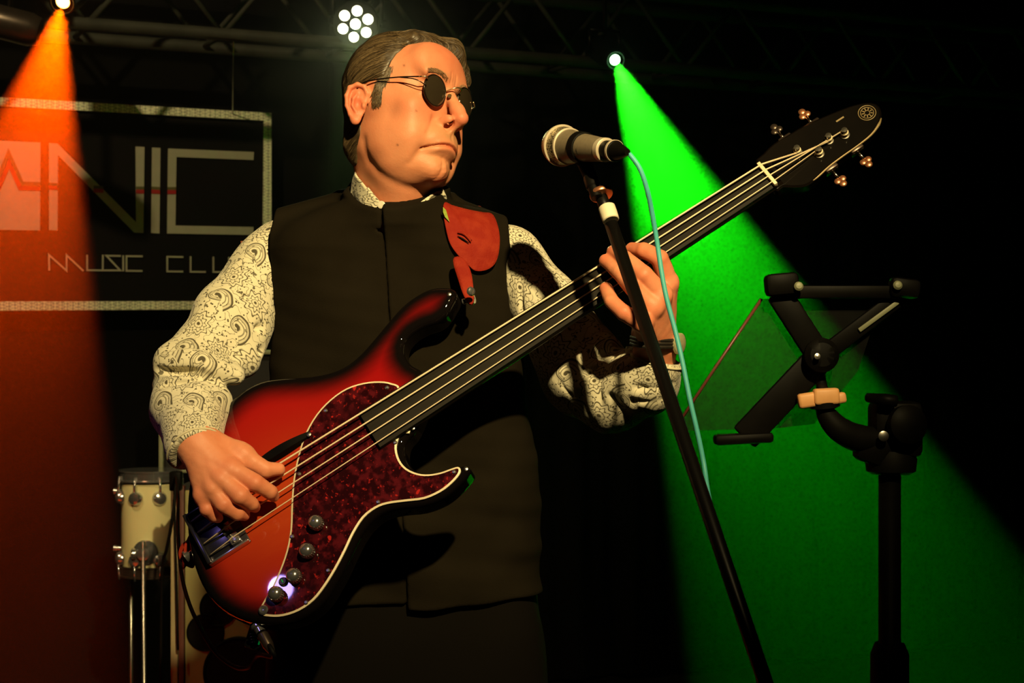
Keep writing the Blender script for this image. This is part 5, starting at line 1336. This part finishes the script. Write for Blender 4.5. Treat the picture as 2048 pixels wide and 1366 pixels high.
# clip and boom
cl = mb+ax*(ML*.36)
S0, S1 = at(1222, 447, 2.115), at(1531, 1366, 1.80)
sd = (S1-S0).normalized()
stand = empty('microphone_stand', Vector((0, 0, 0)), 'black boom microphone stand with white tape near its tip', 'microphone stand')
Sf = S0+sd*((S1-S0).length+.22)          # clutch, below the frame
stand.location = (Sf.x+.10, Sf.y-.02, 0)
bm = bmesh.new(); n = 22; x_, y_, z_ = basis(ax)
lathe('clip', cl-ax*.006, ax, [(.0198, 0), (.0208, .001), (.0200, .013), (.0186, .014)], M_rubber, stand, 30)
pv = cl+Vector((.000, -.004, -.024))
lathe('pivot_screw', cl+Vector((.002, -.015, -.004)), (0, -1, -.1), [(.0100, 0), (.0112, .0015), (.0106, .0060), (.004, .0070), (0, .007)], M_rubber, stand, 24)
tube('clip_neck', [cl+Vector((.002, 0, -.016)), at(1172, 332, 2.145), at(1184, 362, 2.132)], [.0105, .0095, .0085], M_rubber, stand, 18, 3)
lathe('thread_adapter', at(1180, 354, 2.135), sd, [(.0085, 0), (.0092, .002), (.0092, .016), (.0075, .018), (.0075, .034)], M_blackmetal, stand, 26)
bm = bmesh.new(); add_lathe(bm, at(1201, 384, 2.127), sd, [(.0085, 0), (.0142, .0004), (.0150, .0020), (.0150, .0046), (.0142, .0062), (.0085, .0066)], 36); bmobj('lock_ring', bm, M_orangering, stand, angle=35)
tube('boom_tip', [at(1196, 376, 2.130), S0], .0078, M_blackmetal, stand, 20)
lathe('white_tape', at(1213, 414, 2.120), sd, [(.0095, 0), (.0108, .001), (.0110, .010), (.0106, .021), (.0094, .022)], M_tape, stand, 28)
tube('boom_pole', [S0-sd*.003, Sf+sd*.12], .0084, M_blackmetal, stand, 24)
lathe('boom_clutch', Sf-Vector((.02, 0, 0)), (1, 0, 0), [(.018, 0), (.022, .004), (.022, .036), (.018, .04)], M_rubber, stand, 28)
tube('upright', [Sf+Vector((.0, -.02, .02)), Vector((Sf.x, Sf.y-.02, .06))], .011, M_blackmetal, stand, 20)
lathe('height_grip', Vector((Sf.x, Sf.y-.02, .52)), (0, 0, 1), [(.013, 0), (.017, .005), (.017, .09), (.013, .10)], M_rubber, stand, 24)
for k in range(3):
    a = math.radians(90+120*k+20); b_ = Vector((Sf.x, Sf.y-.02, .12)); tube('leg', [b_, b_+Vector((math.cos(a)*.30, math.sin(a)*.30, -.108))], .007, M_blackmetal, stand, 12)
# turquoise cable
cp_ = [mt+ax*.010, at(1262, 312, 2.052), at(1280, 338, 2.048), at(1294, 378, 2.05), at(1305, 430, 2.06), at(1315, 490, 2.065), at(1324, 550, 2.06), at(1334, 600, 2.055), at(1350, 660, 2.05), at(1364, 720, 2.04), at(1380, 800, 2.03), at(1396, 870, 2.025), at(1408, 930, 2.02), at(1416, 985, 2.00), at(1432, 1060, 1.97), at(1470, 1180, 1.93), at(1500, 1290, 1.91), at(1520, 1400, 1.88)]
e_ = cp_[-1]; cp_ += [Vector((e_.x+.02, e_.y+.02, .5)), Vector((e_.x+.03, e_.y+.05, .08)), Vector((e_.x+.10, e_.y+.12, .005)), Vector((e_.x+.5, e_.y+.3, .005))]
tag(tube('microphone_cable', cp_, .0031, M_cyan, None, 12, 6), 'turquoise cable hanging from the microphone beside its stand', 'cable')

# ------------------------------------------------------------------ tablet holder on its stand
TYd = 2.26
def tp(px, py, d=0.0): return at(px, py, TYd+d)
PX = tp(1786, 0).x
hold = empty('tablet_stand', (PX, TYd+.02, 0), 'black stand with clamp arms holding the tablet, right of the green beam', 'stand')
tube('pole', [(PX, TYd+.02, .05), (PX, TYd+.02, tp(0, 925).z)], .0150, M_black, hold, 26)
lathe('pole_grip', (PX, TYd+.02, tp(0, 1366).z-.05), (0, 0, 1), [(.017, 0), (.026, .008), (.026, .085), (.020, .10)], M_rubber, hold, 28)
for k in range(3):
    a = math.radians(30+120*k); b_ = Vector((PX, TYd+.02, .22)); tube('leg', [b_, b_+Vector((math.cos(a)*.34, math.sin(a)*.34, -.205))], .009, M_blackmetal, hold, 12)
lathe('clamp_cup', tp(1782, 948, .02), (0, 0, 1), [(.026, 0), (.033, .004), (.035, .020), (.030, .032)], M_rubber, hold, 32)
bm = bmesh.new(); add_box(bm, tp(1790, 858, .02), (.066, .056, .076), None, .010); add_box(bm, tp(1748, 895, .01), (.048, .040, .046), Matrix.Rotation(.35, 3, 'Y'), .010)
bmobj('clamp_body', bm, M_black, hold, angle=40)
lathe('clamp_knob', tp(1808, 850, -.012), (.2, -1, .1), [(.020, 0), (.026, .003), (.026, .016), (.016, .022)], M_black, hold, 26)
tube('clamp_lever', [tp(1735, 795, .0), tp(1770, 800, -.02), tp(1792, 802, -.02)], [.006, .009, .008], M_black, hold, 12, 3)
lathe('clamp_bolt', tp(1766, 872, -.022), (0, -1, 0), [(.007, 0), (.007, .004), (.004, .005)], M_steel, hold, 16)
tube('elbow_arm', [tp(1760, 880, .01), tp(1715, 876, 0), tp(1678, 858, -.01), tp(1655, 832, -.01), tp(1648, 812, -.01)], [.017, .019, .017, .014, .011], M_rubber, hold, 18, 5)
lathe('ball_collar', tp(1650, 818, -.01), Vector((-.1, -.1, 1)), [(.012, 0), (.020, .003), (.020, .010), (.014, .014)], M_rubber, hold, 26)
bm = bmesh.new()
for a, sz in ((tp(1618, 800, -.018), (.030, .016, .020)), (tp(1652, 793, -.020), (.034, .020, .022)), (tp(1680, 796, -.016), (.016, .014, .015))):
    add_box(bm, a, sz, Matrix.Rotation(-.16 if sz[0] < .034 else -.05, 3, 'Y'), .004)
bmobj('wing_knob', bm, M_wood, hold, angle=50)['label'] = 'pale orange wing knob'
tube('ball_stem', [tp(1646, 785, -.01), tp(1640, 752, 0), tp(1636, 725, .004)], [.008, .007, .010], M_blackmetal, hold, 14)
lathe('hub', tp(1640, 712, -.012), (0, -1, .1), [(.020, 0), (.023, .004), (.023, .014), (.016, .020), (.006, .021)], M_black, hold, 32)
lathe('hub_screw', tp(1634, 713, -.040), (0, -1, .1), [(.004, 0), (.004, .003), (0, .004)], M_steel, hold, 14)
def bar(name, a, b, wd, th, m=M_black, bev=.004):
    a, b = Vector(a), Vector(b); d = (b-a).normalized(); n_ = Vector((0, -1, 0)); n_ = (n_-d*n_.dot(d)).normalized(); s_ = d.cross(n_)
    return box(name, (a+b)/2, ((b-a).length, wd, th), m, hold, Matrix((d, s_, n_)).transposed(), bev)
bar('arm', tp(1640, 715, 0), tp(1556, 585, 0), .034, .012)
bar('arm', tp(1640, 715, 0), tp(1488, 876, 0), .040, .012)
bar('arm', tp(1640, 715, .004), tp(1802, 592, .004), .024, .010)
bar('arm_slot', tp(1718, 661, -.004), tp(1796, 604, -.004), .006, .003, M_ampframe, .001)['label'] = 'paler groove on the right arm'
bar('cross_bar', tp(1576, 584, -.006), tp(1806, 584, -.006), .018, .012)
bar('clamp_jaw', tp(1530, 572, -.008), tp(1596, 566, -.008), .030, .030, M_black, .007)
bar('clamp_jaw', tp(1778, 572, -.008), tp(1838, 580, -.008), .026, .028, M_black, .007)
bar('clamp_jaw', tp(1428, 880, -.008), tp(1545, 874, -.008), .014, .030, M_black, .005)
for p in ((1597, 573), (1795, 571)): lathe('jaw_screw', tp(p[0], p[1], -.025), (0, -1, .2), [(.006, 0), (.0062, .002), (.004, .005), (0, .006)], M_ampframe, hold, 16)
# tablet in a translucent smoked case
q = [(1521, 598), (1764, 598), (1716, 742), (1628, 848), (1550, 857), (1345, 862)]
MT = bpy.data.materials.new('smoked_clear_plastic'); MT.use_nodes = True; nt = MT.node_tree; b_ = nt.nodes['Principled BSDF']
b_.inputs['Base Color'].default_value = (.02, .02, .018, 1); b_.inputs['Roughness'].default_value = .3
tn = nt.nodes.new('ShaderNodeBsdfTransparent'); tn.inputs[0].default_value = (.74, .74, .74, 1); no_ = nt.nodes.new('ShaderNodeTexNoise'); no_.inputs['Scale'].default_value = 9
mr = nt.nodes.new('ShaderNodeMapRange'); mr.inputs[3].default_value = .78; mr.inputs[4].default_value = .90; nt.links.new(no_.outputs[0], mr.inputs[0])
mx = nt.nodes.new('ShaderNodeMixShader'); nt.links.new(mr.outputs[0], mx.inputs[0]); nt.links.new(b_.outputs[0], mx.inputs[1]); nt.links.new(tn.outputs[0], mx.inputs[2]); nt.links.new(mx.outputs[0], nt.nodes['Material Output'].inputs[0])
tb_ = empty('tablet', tp(1560, 730, .012), 'translucent smoked sheet tablet held in the clamp arms', 'tablet')
qq = closed_spline([np.array(p, float) for p in q], 1); bm = bmesh.new(); add_prism(bm, qq, .014, .0165, lambda x, y, h: tp(x, y, h)); bmobj('sheet', bm, MT, tb_, smooth=False)
tube('edge_trim', [tp(1523, 598, .015), tp(1434, 730, .015), tp(1347, 862, .015)], .0022, mat('brown_edge', (.12, .03, .02), .4, noise=(80, (.08, .02, .015), .5)), tb_, 10)['label'] = 'reddish brown long edge'

# ------------------------------------------------------------------ cables on the left
e0 = jk-BV*.016
pc = [e0, e0-BV*.03, at(518, 1310, 2.26), at(500, 1334, 2.30), at(470, 1334, 2.36), at(432, 1305, 2.42), at(400, 1255, 2.50), at(376, 1200, 2.60), at(362, 1140, 2.75), at(356, 1060, 3.0), at(356, 990, 3.3), at(352, 955, 3.9), at(350, 962, 4.40), at(349, 1000, 4.42), at(356, 1300, 4.41)]
tag(tube('instrument_cable', pc, .0032, M_rubber, None, 10, 6), 'black cable looping from the bass body down and back up to the cabinet', 'cable')
lathe('jack_plug', e0+BV*.006, -BV, [(.006, 0), (.0075, .002), (.0075, .018), (.0045, .030)], M_tunerdark, bass, 18)
tx = at(503, 1275, 2.20)
trn = empty('wireless_pack', tx, 'small black pack with gold contacts and green light below the bass', 'transmitter')
box('case', tx+Vector((.004, .01, 0)), (.022, .014, .034), M_black, trn, Matrix.Rotation(.3, 3, 'Y'), .003)
for k in range(4): tube('gold_contact', [tx+Vector((-.004+k*.0008, .001, .004-k*.0036)), tx+Vector((.002+k*.0008, .001, .005-k*.0036))], .0009, M_goldwire, trn, 6)
box('green_light', tx+Vector((.012, .001, .0)), (.0022, .002, .020), M_ledsmall, trn, Matrix.Rotation(.3, 3, 'Y'), .0004)
pk = [at(352, 962, 4.32), at(348, 1010, 4.30), at(341, 1060, 4.30), at(333, 1100, 4.32), at(325, 1140, 4.36), at(322, 1300, 4.40)]; e_ = pk[-1]; pk += [Vector((e_.x, e_.y, .05)), Vector((e_.x+.1, e_.y-.1, .006)), Vector((e_.x+.5, e_.y-.15, .006))]
tag(tube('power_cable', pk, .0042, M_rubber, None, 8, 6), 'black cable hanging in front of the white drum shell', 'cable')
box('cable_clip', at(352, 962, 4.34), (.030, .03, .05), M_black, bpy.data.objects['power_cable'], None, .004)
